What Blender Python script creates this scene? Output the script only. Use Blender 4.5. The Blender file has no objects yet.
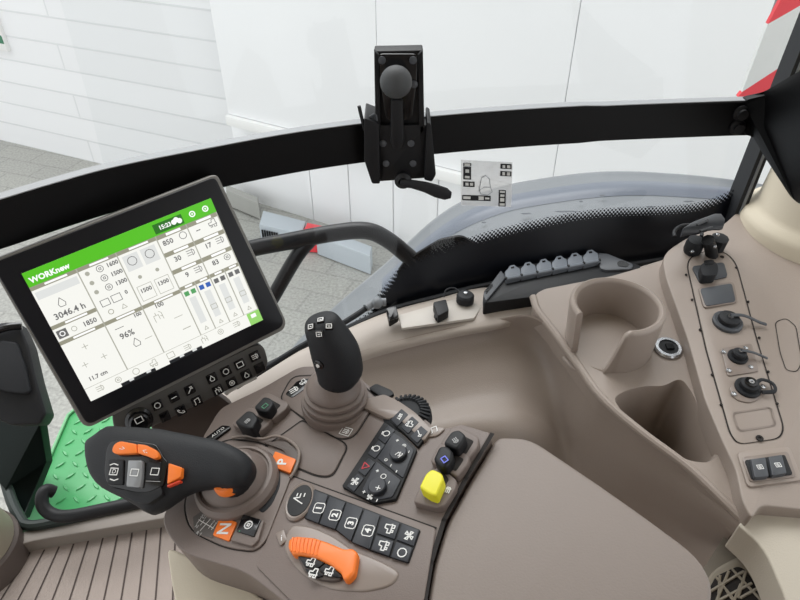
import bpy, bmesh, math, random
from mathutils import Vector as V, Matrix
from mathutils.geometry import tessellate_polygon
random.seed(7)
S = bpy.context.scene
COL = S.collection
F = 650.0
TH = math.radians(37.8)
CAM = V((0, 0, 1.2))

# ---------------------------------------------------------------- measuring helpers
def ray(px, py):
    u = (px-400)/F; v = (300-py)/F
    return V((u, math.cos(TH)+v*math.sin(TH), -math.sin(TH)+v*math.cos(TH)))
def Z(px, py, z):
    d = ray(px, py); return CAM + d*((z-CAM.z)/d.z)
def Y(px, py, y):
    d = ray(px, py); return CAM + d*(y/d.y)
class Pl:
    def __init__(s, o, n): s.o = V(o); s.n = V(n).normalized()
    def at(s, px, py, h=0):
        d = ray(px, py); o = s.o + s.n*h
        return CAM + d*((o-CAM).dot(s.n)/d.dot(s.n))
    def off(s, h): return Pl(s.o+s.n*h, s.n)
    def fr(s, px, py, dx, dy, h=0):
        "frame at a point; X axis towards the offset (dx,dy)"
        a = s.at(px, py, h); x = (s.at(px+dx, py+dy, h)-a).normalized()
        return Fr(a, x, s.n.cross(x), s.n)
class Fr:
    def __init__(s, o, x, y, n): s.o, s.x, s.y, s.n = V(o), V(x), V(y), V(n)
    def p(s, x, y, h=0): return s.o + s.x*x + s.y*y + s.n*h

def vert_frame(o, x):
    x = V(x).normalized(); z = V((0, 0, 1)); return Fr(o, x, z, x.cross(z))

# ---------------------------------------------------------------- materials
def lin(c): return [((v/255)/12.92 if v/255 <= .04045 else ((v/255+.055)/1.055)**2.4) for v in c]
MATS = {}
def mat(name, rgb, rough=.55, metal=0, emit=0, bump=0, bscale=400, var=0, vscale=8, trans=0, alpha=1, spec=.5, coat=0):
    m = bpy.data.materials.new(name); m.use_nodes = True
    nt = m.node_tree; b = nt.nodes['Principled BSDF']
    c = lin(rgb)+[1]
    b.inputs['Base Color'].default_value = c
    b.inputs['Roughness'].default_value = rough
    b.inputs['Metallic'].default_value = metal
    b.inputs['Specular IOR Level'].default_value = spec
    b.inputs['Coat Weight'].default_value = coat
    if emit:
        b.inputs['Emission Color'].default_value = c; b.inputs['Emission Strength'].default_value = emit
    if alpha < 1: b.inputs['Alpha'].default_value = alpha
    if trans: b.inputs['Transmission Weight'].default_value = trans
    tc = nt.nodes.new('ShaderNodeTexCoord')
    if bump:
        n = nt.nodes.new('ShaderNodeTexNoise'); n.inputs['Scale'].default_value = bscale; n.inputs['Detail'].default_value = 4
        bp = nt.nodes.new('ShaderNodeBump'); bp.inputs['Strength'].default_value = bump; bp.inputs['Distance'].default_value = .001
        nt.links.new(tc.outputs['Object'], n.inputs['Vector']); nt.links.new(n.outputs['Fac'], bp.inputs['Height'])
        nt.links.new(bp.outputs['Normal'], b.inputs['Normal'])
    if var:
        n = nt.nodes.new('ShaderNodeTexNoise'); n.inputs['Scale'].default_value = vscale; n.inputs['Detail'].default_value = 6
        nt.links.new(tc.outputs['Object'], n.inputs['Vector'])
        mx = nt.nodes.new('ShaderNodeMix'); mx.data_type = 'RGBA'
        mx.inputs[6].default_value = [v*(1-var) for v in c[:3]]+[1]; mx.inputs[7].default_value = [min(1, v*(1+var)) for v in c[:3]]+[1]
        nt.links.new(n.outputs['Fac'], mx.inputs[0]); nt.links.new(mx.outputs[2], b.inputs['Base Color'])
    MATS[name] = m
    return m
TAUPE = mat('taupe_plastic', (114, 102, 96), .48, bump=.25, bscale=900, var=.05)
TAUPE_D = mat('dark_taupe_plastic', (84, 74, 69), .5, bump=.25, bscale=900)
TAUPE_L = mat('light_taupe_plastic', (132, 120, 112), .3)
PAD = mat('armrest_vinyl', (131, 120, 113), .5, bump=.2, bscale=500, var=.05)
SIDE = mat('side_console_plastic', (150, 138, 129), .42, bump=.25, bscale=700, var=.04)
SILL = mat('sill_plastic', (172, 162, 153), .55, bump=.2, bscale=700)
BEIGE = mat('beige_plastic', (206, 196, 176), .6, bump=.15, bscale=500)
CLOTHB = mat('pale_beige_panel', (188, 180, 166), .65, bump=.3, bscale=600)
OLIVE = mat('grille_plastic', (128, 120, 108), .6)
BLACK = mat('black_plastic', (19, 20, 23), .5, spec=.35, bump=.2, bscale=900)
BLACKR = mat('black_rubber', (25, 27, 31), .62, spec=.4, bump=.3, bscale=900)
BLKGL = mat('gloss_black', (14, 14, 16), .18)
PIANO = mat('screen_bezel_black', (22, 23, 28), .35, spec=.3)
DKBTN = mat('dark_button_plastic', (38, 41, 48), .5, bump=.15, bscale=900)
GAP = mat('seam_shadow_gap', (30, 25, 23), .8)
DKGREY = mat('dark_grey_plastic', (70, 73, 78), .5)
MIDGREY = mat('grey_plastic', (118, 122, 126), .5)
SILVER = mat('silver_metal', (190, 192, 195), .25, 1)
STEELP = mat('black_painted_steel', (5, 5, 7), .45, spec=.2, bump=.1, bscale=200, var=.3, vscale=15)
STEELT = mat('rail_top_grey', (150, 153, 156), .5, var=.1)
ORANGE = mat('orange_plastic', (240, 122, 38), .4)
ORANGED = mat('red_orange_strip', (210, 62, 30), .4)
YELLOW = mat('yellow_plastic', (222, 216, 36), .45)
WHITE = mat('white_print', (228, 228, 226), .6)
GREYP = mat('grey_print', (150, 150, 150), .6)
BLUEP = mat('blue_print', (110, 120, 225), .6)
GREENP = mat('green_print', (60, 120, 90), .6)
REDP = mat('red_print', (200, 60, 70), .6)
GRN = mat('green_painted_steel', (72, 160, 98), .35, var=.12, vscale=12)
MAT_FL = mat('rubber_floor_mat', (150, 138, 130), .7, bump=.5, bscale=500, var=.08)
GROOVE = mat('mat_groove', (70, 60, 56), .9)
FENDER = mat('grey_fender_paint', (118, 122, 126), .35, var=.12, vscale=4)
FENDER_L = mat('scuff_marks', (80, 84, 90), .6)
PANELW = mat('white_wall_panel', (242, 243, 244), .6, var=.02, vscale=2)
LEDGE = mat('white_ledge', (240, 240, 238), .5)
SEAM = mat('panel_joint_grey', (175, 177, 180), .8)
CONC = mat('grey_concrete_kerb', (160, 160, 155), .8, var=.1, vscale=6)
BARR = mat('pale_grey_barrier', (178, 186, 192), .6)
RED = mat('red_reflective', (226, 62, 72), .4)
REFW = mat('white_reflective', (222, 224, 222), .4, var=.06, vscale=30)
DKGREEN = mat('dark_green_tinted', (16, 26, 24), .45, spec=.2)
RIMR = mat('dark_red_seal', (60, 34, 32), .7)
TAN = mat('dark_brown_bracket', (72, 60, 54), .5)
TREADHI = GRN
def scr(n, c, s=1.0):
    m = mat('screen_'+n, c, .3, emit=.70); b = m.node_tree.nodes['Principled BSDF']
    b.inputs['Base Color'].default_value = (.01, .01, .01, 1); return m
S_BG = scr('page', (244, 244, 238), .62); S_HD = scr('header_olive', (150, 148, 130), .5); S_GR = scr('green', (84, 190, 30), .62)
S_GD = scr('dark_green', (36, 110, 24), .5); S_W = scr('white', (255, 255, 255), .7); S_TX = scr('text_grey', (105, 105, 105), .35)
S_LN = scr('line_grey', (172, 172, 160), .5); S_BL = scr('blue', (50, 96, 180), .5); S_LG = scr('leaf_green', (84, 160, 96), .5)
S_LT = scr('pale_grey', (222, 224, 222), .55); S_BK = scr('black', (24, 27, 32), .05); S_SQ = scr('light_green', (150, 212, 110), .6)

def brick_material():
    m = mat('whitewashed_block_wall', (214, 216, 216), .7); nt = m.node_tree; b = nt.nodes['Principled BSDF']
    tc = nt.nodes.new('ShaderNodeTexCoord'); br = nt.nodes.new('ShaderNodeTexBrick')
    br.inputs['Scale'].default_value = 1; br.inputs['Brick Width'].default_value = 3; br.inputs['Row Height'].default_value = .19
    br.inputs['Mortar Size'].default_value = .008; br.inputs['Mortar Smooth'].default_value = .3
    br.inputs['Color1'].default_value = lin((234, 235, 236))+[1]; br.inputs['Color2'].default_value = lin((229, 230, 231))+[1]
    br.inputs['Mortar'].default_value = lin((217, 219, 220))+[1]
    nt.links.new(tc.outputs['UV'], br.inputs['Vector']); nt.links.new(br.outputs['Color'], b.inputs['Base Color'])
    bp = nt.nodes.new('ShaderNodeBump'); bp.inputs['Distance'].default_value = .01; bp.inputs['Strength'].default_value = .4
    nt.links.new(br.outputs['Fac'], bp.inputs['Height']); nt.links.new(bp.outputs['Normal'], b.inputs['Normal'])
    return m
def ground_material():
    m = mat('grey_paving', (150, 150, 144), .9); nt = m.node_tree; b = nt.nodes['Principled BSDF']
    tc = nt.nodes.new('ShaderNodeTexCoord'); br = nt.nodes.new('ShaderNodeTexBrick')
    mp = nt.nodes.new('ShaderNodeMapping'); mp.inputs['Rotation'].default_value = (0, 0, .35)
    br.inputs['Scale'].default_value = 1; br.inputs['Brick Width'].default_value = .4; br.inputs['Row Height'].default_value = .2
    br.inputs['Mortar Size'].default_value = .008
    br.inputs['Color1'].default_value = lin((166, 166, 160))+[1]; br.inputs['Color2'].default_value = lin((161, 161, 156))+[1]
    br.inputs['Mortar'].default_value = lin((152, 152, 147))+[1]
    n = nt.nodes.new('ShaderNodeTexNoise'); n.inputs['Scale'].default_value = 60; n.inputs['Detail'].default_value = 6
    mx = nt.nodes.new('ShaderNodeMix'); mx.data_type = 'RGBA'; mx.blend_type = 'OVERLAY'; mx.inputs[0].default_value = .5
    nt.links.new(tc.outputs['Object'], mp.inputs['Vector']); nt.links.new(mp.outputs[0], br.inputs['Vector'])
    nt.links.new(tc.outputs['Object'], n.inputs['Vector'])
    nt.links.new(br.outputs['Color'], mx.inputs[6]); nt.links.new(n.outputs['Fac'], mx.inputs[7])
    nt.links.new(mx.outputs[2], b.inputs['Base Color'])
    return m
BRICK = brick_material(); GROUND = ground_material()
def glass_material(name, tint, gl=.03):
    m = bpy.data.materials.new(name); m.use_nodes = True; nt = m.node_tree; nt.nodes.clear()
    o = nt.nodes.new('ShaderNodeOutputMaterial'); t = nt.nodes.new('ShaderNodeBsdfTransparent'); g = nt.nodes.new('ShaderNodeBsdfGlossy')
    g.inputs['Roughness'].default_value = .02; t.inputs['Color'].default_value = tint+[1]
    mx = nt.nodes.new('ShaderNodeMixShader'); mx.inputs[0].default_value = gl
    nt.links.new(t.outputs[0], mx.inputs[1]); nt.links.new(g.outputs[0], mx.inputs[2]); nt.links.new(mx.outputs[0], o.inputs[0])
    return m
GLASS = glass_material('clear_window_glass', [.97, .98, .98])
def frit_material():
    "black ceramic print that breaks up into dots at its upper edge (v = 1)"
    m = bpy.data.materials.new('black_ceramic_print'); m.use_nodes = True; nt = m.node_tree
    b = nt.nodes['Principled BSDF']; b.inputs['Base Color'].default_value = (.0035, .0045, .008, 1); b.inputs['Roughness'].default_value = .35
    b.inputs['Specular IOR Level'].default_value = .25
    o = nt.nodes['Material Output']
    tc = nt.nodes.new('ShaderNodeTexCoord'); sp = nt.nodes.new('ShaderNodeSeparateXYZ'); nt.links.new(tc.outputs['UV'], sp.inputs[0])
    def math_(op, a, b_=None, c=None):
        n = nt.nodes.new('ShaderNodeMath'); n.operation = op
        for i, v in enumerate((a, b_, c)):
            if v is None: continue
            if isinstance(v, (int, float)): n.inputs[i].default_value = v
            else: nt.links.new(v, n.inputs[i])
        return n.outputs[0]
    # u in units of dot pitch, v in units of dot pitch measured down from the top edge
    U, W = sp.outputs[0], sp.outputs[1]
    def dist(u, w):
        fu = math_('SUBTRACT', math_('FRACT', u), .5); fw = math_('SUBTRACT', math_('FRACT', w), .5)
        return math_('SQRT', math_('ADD', math_('MULTIPLY', fu, fu), math_('MULTIPLY', fw, fw)))
    d = math_('MINIMUM', dist(U, W), dist(math_('ADD', U, .5), math_('ADD', W, .5)))
    rad = math_('MULTIPLY_ADD', W, .11, .20)
    solid = math_('LESS_THAN', d, rad)
    full = math_('GREATER_THAN', W, 2.5)
    fac = math_('MAXIMUM', solid, full)
    t = nt.nodes.new('ShaderNodeBsdfTransparent'); mx = nt.nodes.new('ShaderNodeMixShader')
    nt.links.new(fac, mx.inputs[0]); nt.links.new(t.outputs[0], mx.inputs[1]); nt.links.new(b.outputs[0], mx.inputs[2]); nt.links.new(mx.outputs[0], o.inputs[0])
    return m
FRIT = frit_material()
FILM = glass_material('clear_sticker_film', [.93, .94, .95], .0)
def film_material():
    m = mat('milky_sticker_film', (238, 240, 242), .5, alpha=.45); return m
FILM = film_material()

TUBE = mat('black_painted_tube', (9, 10, 15), .35, spec=.3)
# ---------------------------------------------------------------- object helpers
def tag(o, label=None, cat=None, group=None, kind=None):
    if label: o['label'] = label
    if cat: o['category'] = cat
    if group: o['group'] = group
    if kind: o['kind'] = kind
    return o
def empty(name, loc, label, cat, group=None):
    o = bpy.data.objects.new(name, None); COL.objects.link(o); o.location = loc; o.empty_display_size = .02
    return tag(o, label, cat, group)
def link(name, me, parent):
    o = bpy.data.objects.new(name, me); COL.objects.link(o)
    if parent:
        o.parent = parent
        if parent.type == 'EMPTY': o.matrix_parent_inverse = Matrix.Translation(parent.location).inverted()
    return o
def finish(me, ang=35):
    for p in me.polygons: p.use_smooth = True
    try: me.set_sharp_from_angle(angle=math.radians(ang))
    except Exception: pass

class MB:
    "collects shapes into one mesh"
    def __init__(s): s.bm = bmesh.new(); s.mats = []
    def mi(s, m):
        if m not in s.mats: s.mats.append(m)
        return s.mats.index(m)
    def face(s, pts, m):
        vs = [s.bm.verts.new(p) for p in pts]; f = s.bm.faces.new(vs); f.material_index = s.mi(m); return f
    def prism(s, top, vec, m, bev=0, seg=2):
        "top outline, swept by vec"
        bm = bmesh.new(); vec = V(vec)
        a = [bm.verts.new(p) for p in top]; b = [bm.verts.new(V(p)+vec) for p in top]
        n = len(a)
        ft = bm.faces.new(a); bm.faces.new(b[::-1])
        for i in range(n): bm.faces.new((a[i], b[i], b[(i+1) % n], a[(i+1) % n]))
        bmesh.ops.recalc_face_normals(bm, faces=bm.faces)
        if bev: bmesh.ops.bevel(bm, geom=list(ft.edges), offset=bev, segments=seg, profile=.5, affect='EDGES', clamp_overlap=True)
        s.merge(bm, m)
    def merge(s, bm, m):
        k = s.mi(m); mp = {}
        for v in bm.verts: mp[v] = s.bm.verts.new(v.co)
        for f in bm.faces:
            try: g = s.bm.faces.new([mp[v] for v in f.verts]); g.material_index = k
            except ValueError: pass
        bm.free()
    def box(s, fr, x0, x1, y0, y1, h0, h1, m, bev=0):
        s.prism([fr.p(x0, y0, h1), fr.p(x1, y0, h1), fr.p(x1, y1, h1), fr.p(x0, y1, h1)], -fr.n*(h1-h0), m, bev)
    def disc(s, fr, r, h, m, ry=None, n=24):
        s.face([fr.p(r*math.cos(a), (ry or r)*math.sin(a), h) for a in [2*math.pi*i/n for i in range(n)]], m)
    def ring(s, fr, r0, r1, h, m, n=28):
        for i in range(n):
            a, b = 2*math.pi*i/n, 2*math.pi*(i+1)/n
            s.face([fr.p(r0*math.cos(a), r0*math.sin(a), h), fr.p(r1*math.cos(a), r1*math.sin(a), h), fr.p(r1*math.cos(b), r1*math.sin(b), h), fr.p(r0*math.cos(b), r0*math.sin(b), h)], m)
    def line(s, pts, w, n, m):
        pts = [V(p) for p in pts]
        for a, b in zip(pts, pts[1:]):
            d = (b-a)
            if d.length < 1e-7: continue
            d.normalize(); sd = V(n).cross(d)*w*.5; e = d*w*.3
            s.face([a-sd-e, b-sd+e, b+sd+e, a+sd-e], m)
    def lathe(s, prof, fr, m, n=32, sx=1, sy=1):
        bm = bmesh.new(); rings = []
        for r, h in prof:
            rings.append([bm.verts.new(fr.p(max(r, 1e-5)*math.cos(2*math.pi*i/n)*sx, max(r, 1e-5)*math.sin(2*math.pi*i/n)*sy, h)) for i in range(n)])
        for A, B in zip(rings, rings[1:]):
            for i in range(n): bm.faces.new((A[i], A[(i+1) % n], B[(i+1) % n], B[i]))
        bmesh.ops.remove_doubles(bm, verts=bm.verts, dist=3e-5)
        bmesh.ops.recalc_face_normals(bm, faces=bm.faces)
        s.merge(bm, m)
    def loft(s, rings, m, cap=True):
        bm = bmesh.new(); R = [[bm.verts.new(p) for p in r] for r in rings]; n = len(R[0])
        for A, B in zip(R, R[1:]):
            for i in range(n): bm.faces.new((A[i], A[(i+1) % n], B[(i+1) % n], B[i]))
        if cap: bm.faces.new(R[0][::-1]); bm.faces.new(R[-1])
        bmesh.ops.recalc_face_normals(bm, faces=bm.faces)
        s.merge(bm, m)
    def tube(s, pts, r, m, n=12, sub=6, flat=1):
        pts = crom(pts, sub) if sub > 1 else [V(p) for p in pts]
        L = len(pts); t0 = (pts[1]-pts[0]).normalized(); up = V((0, 0, 1)) if abs(t0.z) < .9 else V((1, 0, 0))
        u = t0.cross(up).normalized(); rings = []
        for i, p in enumerate(pts):
            t = (pts[min(i+1, L-1)]-pts[max(i-1, 0)]).normalized()
            u = (u - t*u.dot(t)).normalized(); w = t.cross(u)
            rr = r(i/(L-1)) if callable(r) else r
            rings.append([p + u*rr*math.cos(2*math.pi*k/n) + w*rr*flat*math.sin(2*math.pi*k/n) for k in range(n)])
        s.loft(rings, m)
    def sphere(s, c, r, m, n=20):
        fr = Fr(c, V((1, 0, 0)), V((0, 1, 0)), V((0, 0, 1)))
        s.lathe([(r*math.sin(math.pi*i/12), -r*math.cos(math.pi*i/12)) for i in range(13)], fr, m, n)
    def text(s, body, fr, size, m, h=0, sx=1, align='CENTER', bold=0):
        c = bpy.data.curves.new('t', 'FONT'); c.body = body; c.size = size; c.align_x = align; c.align_y = 'CENTER'; c.resolution_u = 2
        c.offset = bold
        o = bpy.data.objects.new('t', c); COL.objects.link(o)
        me = bpy.data.meshes.new_from_object(o.evaluated_get(bpy.context.evaluated_depsgraph_get()))
        k = s.mi(m); vs = [s.bm.verts.new(fr.p(v.co.x*sx, v.co.y, h)) for v in me.vertices]
        for p in me.polygons:
            try: f = s.bm.faces.new([vs[i] for i in p.vertices]); f.material_index = k
            except ValueError: pass
        bpy.data.objects.remove(o); bpy.data.meshes.remove(me); bpy.data.curves.remove(c)
    def build(s, name, parent=None, label=None, ang=35, **kw):
        me = bpy.data.meshes.new(name); s.bm.to_mesh(me); s.bm.free()
        for m in s.mats: me.materials.append(m)
        finish(me, ang)
        o = link(name, me, parent); tag(o, label, **kw); return o

def crom(P, sub):
    P = [V(p) for p in P]; out = []
    for i in range(len(P)-1):
        p0 = P[i-1] if i else P[0]*2-P[1]; p1, p2 = P[i], P[i+1]; p3 = P[i+2] if i+2 < len(P) else P[-1]*2-P[-2]
        for k in range(sub):
            t = k/sub
            out.append(.5*((2*p1)+(p2-p0)*t+(2*p0-5*p1+4*p2-p3)*t*t+(3*p1-p0-3*p2+p3)*t**3))
    out.append(P[-1]); return out
def rnd(pts, r, n=4):
    "round the corners of a 2-D outline"
    out = []; N = len(pts)
    for i in range(N):
        p = V(pts[i][:2]); a = V(pts[i-1][:2]); b = V(pts[(i+1) % N][:2])
        rr = pts[i][2] if len(pts[i]) > 2 else r
        da = min(rr, (a-p).length*.45); db = min(rr, (b-p).length*.45)
        A = p+(a-p).normalized()*da; B = p+(b-p).normalized()*db
        if rr < .01: out.append(tuple(p)); continue
        for k in range(n+1):
            t = k/n; q = A*(1-t)**2+p*2*t*(1-t)+B*t*t; out.append((q.x, q.y))
    return out
def plate(mb, pl, pts, h, m, h0=0., bev=.0008, r=0, seg=2):
    q = rnd(pts, r) if r else pts
    top = [pl.at(x, y, h) for x, y in q]
    mb.prism(top, -pl.n*(h-h0), m, bev, seg)
def seam(mb, pl, pts, h, w=.0012, r=0, m=None, closed=True):
    q = rnd(pts, r) if r else pts
    P = [pl.at(x, y, h) for x, y in q]
    if closed: P.append(P[0])
    mb.line(P, w, pl.n, m or GAP)
def dome(r, h, k=6, r0=0): return [(r*math.cos(math.pi/2*i/k), h*math.sin(math.pi/2*i/k)) for i in range(k+1)]
def one(fn, name, parent=None, label=None, **kw):
    mb = MB(); fn(mb); return mb.build(name, parent, label, **kw)
def cen(pl, pts, h=0):
    return pl.at(sum(p[0] for p in pts)/len(pts), sum(p[1] for p in pts)/len(pts), h)

ICON = {
 'key': [[(-.35, -.5), (.35, -.5), (.5, -.35), (.5, .35), (.35, .5), (-.35, .5), (-.5, .35), (-.5, -.35), (-.35, -.5)]],
 'square': [[(-.5, -.4), (.5, -.4), (.5, .4), (-.5, .4), (-.5, -.4)]],
 'bulb': [[(-.2, -.5), (.2, -.5)], [(-.2, -.35), (-.4, 0), (-.3, .35), (0, .5), (.3, .35), (.4, 0), (.2, -.35), (-.2, -.35)]],
 'circle': [[(.45*math.cos(a*math.pi/5), .45*math.sin(a*math.pi/5)) for a in range(11)]],
 'drop': [[(0, .5), (-.35, -.1), (-.25, -.4), (.25, -.4), (.35, -.1), (0, .5)]],
 'bars': [[(-.5, .3), (.1, .3)], [(-.5, 0), (.1, 0)], [(-.5, -.3), (.1, -.3)], [(.2, -.4), (.45, -.2), (.45, .2), (.2, .4), (.2, -.4)]],
 'tractor': [[(-.5, -.2), (-.5, .15), (-.1, .15), (0, .5), (.4, .5), (.4, 0), (.5, -.2), (-.5, -.2)], [(-.35, -.2), (-.35, -.45), (-.15, -.45), (-.15, -.2)], [(.1, -.2), (.1, -.5), (.4, -.5), (.4, -.2)]],
 'phone': [[(-.45, .3), (-.3, -.1), (.1, -.4), (.45, -.4)], [(-.45, .3), (-.25, .35), (-.15, .1)], [(.45, -.4), (.45, -.15), (.2, -.1)]],
 'note': [[(-.3, -.4), (-.3, .4), (.4, .5), (.4, -.3)], [(-.45, -.4), (-.3, -.4)], [(.25, -.3), (.4, -.3)]],
 'fan': [[(0, 0), (.4, .35), (.1, .45), (0, 0)], [(0, 0), (-.4, .35), (-.45, .05), (0, 0)], [(0, 0), (-.35, -.4), (-.05, -.45), (0, 0)], [(0, 0), (.4, -.35), (.45, -.05), (0, 0)]],
 'tri': [[(-.45, -.35), (.45, -.35), (0, .45), (-.45, -.35)]],
 'plus': [[(-.4, 0), (.4, 0)], [(0, -.4), (0, .4)]], 'minus': [[(-.4, 0), (.4, 0)]],
 'steer': [[(-.45, -.4), (0, .5), (.1, 0)], [(.1, 0), (.45, 0)], [(.2, -.35), (.5, -.35)], [(.2, .3), (.45, .3)]],
 'fork': [[(-.4, -.5), (-.4, .2), (.1, .2), (.1, -.3)], [(-.15, .2), (-.15, .5)], [(.25, .5), (.45, .3), (.45, -.4)], [(.25, 0), (.45, -.1)]],
 'wrench': [[(-.4, -.4), (.2, .2)], [(.2, .2), (.1, .45), (.4, .45), (.45, .1), (.2, .2)]],
 'knob': [[(.4*math.cos(a*math.pi/5), .4*math.sin(a*math.pi/5)) for a in range(11)], [(-.12, -.12), (.12, -.12), (.12, .12), (-.12, .12), (-.12, -.12)]],
}
def icon(mb, fr, kind, s, m, h=.0003, w=None):
    for pl in ICON[kind]:
        mb.line([fr.p(x*s, y*s, h) for x, y in pl], w or s*.13, fr.n, m)

# ---------------------------------------------------------------- camera, light
cd = bpy.data.cameras.new('camera'); cam = bpy.data.objects.new('camera', cd); COL.objects.link(cam)
cam.location = CAM; cam.rotation_euler = (math.pi/2-TH, 0, 0); cd.sensor_width = 36; cd.lens = F/800*36; cd.clip_start = .02
S.camera = cam
w = bpy.data.worlds.new('overcast'); S.world = w; w.use_nodes = True
bg = w.node_tree.nodes['Background']; bg.inputs[0].default_value = (.965, .985, 1, 1); bg.inputs[1].default_value = 1.0
sun = bpy.data.lights.new('soft_daylight', 'SUN'); sun.energy = 2.2; sun.angle = math.radians(50)
so = bpy.data.objects.new('soft_daylight', sun); COL.objects.link(so); so.rotation_euler = (math.radians(-34), math.radians(-10), 0)
S.view_settings.view_transform = 'Standard'; S.view_settings.look = 'None'; S.view_settings.gamma = 1; S.view_settings.exposure = .55
S.cycles.max_bounces = 8; S.cycles.transparent_max_bounces = 16

def fceil(mb):
    fr_ = Fr(V((0, 0, 1.85)), V((1, 0, 0)), V((0, 1, 0)), V((0, 0, 1)))
    mb.box(fr_, -1.0, .95, -.9, .95, 0, .08, BEIGE, .01)
one(fceil, 'ceiling', kind='structure')
def frw(mb):
    fr_ = Fr(V((0, -.9, 0)), V((1, 0, 0)), V((0, 0, 1)), V((0, -1, 0)))
    mb.box(fr_, -1.0, .95, -.03, 1.85, 0, .05, MAT_FL, .01)
one(frw, 'wall_blocker', kind='structure')  # unseen solid wall, added behind the camera to cut reflections
# ================================================================ OUTSIDE
GZ = -1.2
def fgnd(mb): mb.face([V((-9, -3, GZ)), V((9, -3, GZ)), V((9, 9, GZ)), V((-9, 9, GZ))], GROUND)
one(fgnd, 'ground', kind='structure')
wd0 = V((.914, -.406, 0)); wn0 = V((-.406, -.914, 0))       # block wall
wd = V((.87, -.493, 0)).normalized(); wn = V((-wd.y*-1, -wd.x, 0))       # panelled wall, turned a little towards the cab
wn = V((wd.y, -wd.x, 0))
W0 = V((-1.165, 4.35, GZ)); W00 = W0.copy()
PW = Pl(W0, wn)
def wall_plate(name, s0, s1, z0, z1, t0, t1, m, wd=wd, wn=wn, **kw):
    mb = MB(); fr = Fr(W0, wd, V((0, 0, 1)), wn)
    mb.box(fr, s0, s1, z0, z1, t0, t1, m, 0)
    bm = mb.bm; uv = bm.loops.layers.uv.new('UVMap')
    for f in bm.faces:
        for l in f.loops:
            d = l.vert.co-W0; l[uv].uv = (d.dot(wd), d.z)
    return mb.build(name, **kw)
wall_plate('wall_outside', -6, .25, 0, 4.5, -.2, 0, BRICK, wd=wd0, wn=wn0, kind='structure')
wall_plate('wall_panelled', -.3, 7, 0, 4.5, -.2, 0, PANELW, kind='structure')
# lower ribbed sheeting and the big white panels above it
def s_of(px, py): return (PW.at(px, py)-W0).dot(wd)
def z_of(px, py): return (PW.at(px, py)-W0).z
sL = s_of(230, 60); zb = z_of(300, 124)
t = empty('panelled_gate', W0+wn*.06, 'tall white panelled gate wall with thin vertical joints, behind the phone holder', 'wall panel')
fr = Fr(W0, wd, V((0, 0, 1)), wn)
edges = [sL, s_of(386, 60), s_of(577, 60), s_of(577, 60)+1.35, s_of(577, 60)+2.7]
for a, b in zip(edges, edges[1:]):
    one(lambda mb: mb.box(fr, a+.002, b-.002, zb, 4.4, .03, .1, PANELW, .003), 'panel', t)
one(lambda mb: mb.box(fr, sL, edges[-1], zb-.07, zb-.005, .03, .13, LEDGE, .004), 'bottom_ledge', t)
one(lambda mb: mb.box(fr, sL, edges[-1], zb-.01, 4.39, .005, .092, SEAM), 'backing', t)
t = empty('lower_wall_sheeting', W0, 'white sheet cladding with wide vertical joints below the white gate panels', 'wall panel')
s0 = s_of(236, 150); xs = [s_of(312, 190), s_of(350, 190), s_of(394, 190)]
d = xs[1]-xs[0]; cuts = [s0]+xs+[xs[-1]+d*(i+1) for i in range(5)]
for a, b in zip(cuts, cuts[1:]):
    one(lambda mb: mb.box(fr, a+.004, b-.004, 0, zb-.08, .003, .012, PANELW, .003), 'sheet', t)
# kerb and barrier at the foot of the wall
def fk(mb): mb.prism([Z(226, 184, -1.05), Z(258, 197, -1.05), Z(258, 203, -1.05), Z(226, 190, -1.05)], (0, 0, -.13), CONC, .01)
tag(one(fk, 'kerb_stone'), 'grey kerb stone at the foot of the white wall, right of the display', 'kerb')
t = empty('traffic_barrier', Z(300, 235, GZ), 'pale grey slotted plastic kerb barrier with a red block lying by the white wall', 'barrier')
z = -1.05
def bar_(q, par):
    one(lambda mb: mb.prism([Z(x, y, z) for x, y in q], (0, 0, -.14), BARR, .01), 'barrier_section', par)
bar_([(263, 210), (306, 221), (302, 234), (259, 224)], t)
bar_([(318, 226), (372, 246), (370, 256), (316, 236)], t)
for i in range(7):
    a = Z(262+i*2.4, 227.5+i*.5, z-.03) + V((0, -.03, 0))
    one(lambda mb: mb.prism([a, a+V((.012, 0, 0)), a+V((.012, 0, -.06)), a+V((0, 0, -.06))], (0, .004, 0), BLACK), 'slot', t)
one(lambda mb: mb.prism([Z(307, 222, -1.03), Z(323, 225.5, -1.03), Z(320, 232, -1.03), Z(303, 231, -1.03)], (0, 0, -.16), RED, .01), 'end_block', t, 'red end block')
# yellow and green sign on the wall
def fs(mb):
    f2 = Fr(Pl(W0, wn0).at(-6, 20), wd0, V((0, 0, 1)), wn0)
    mb.box(f2, -.16, .07, -.22, .22, 0, .03, WHITE, .004)
    mb.box(f2, -.15, .06, .03, .2, .03, .034, YELLOW); mb.box(f2, -.15, .06, -.05, 0, .03, .034, GREENP); mb.box(f2, -.15, .06, -.16, -.1, .03, .034, GREENP)
tag(one(fs, 'wall_sign'), 'yellow and green sign on the block wall at the upper left edge', 'sign')

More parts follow.
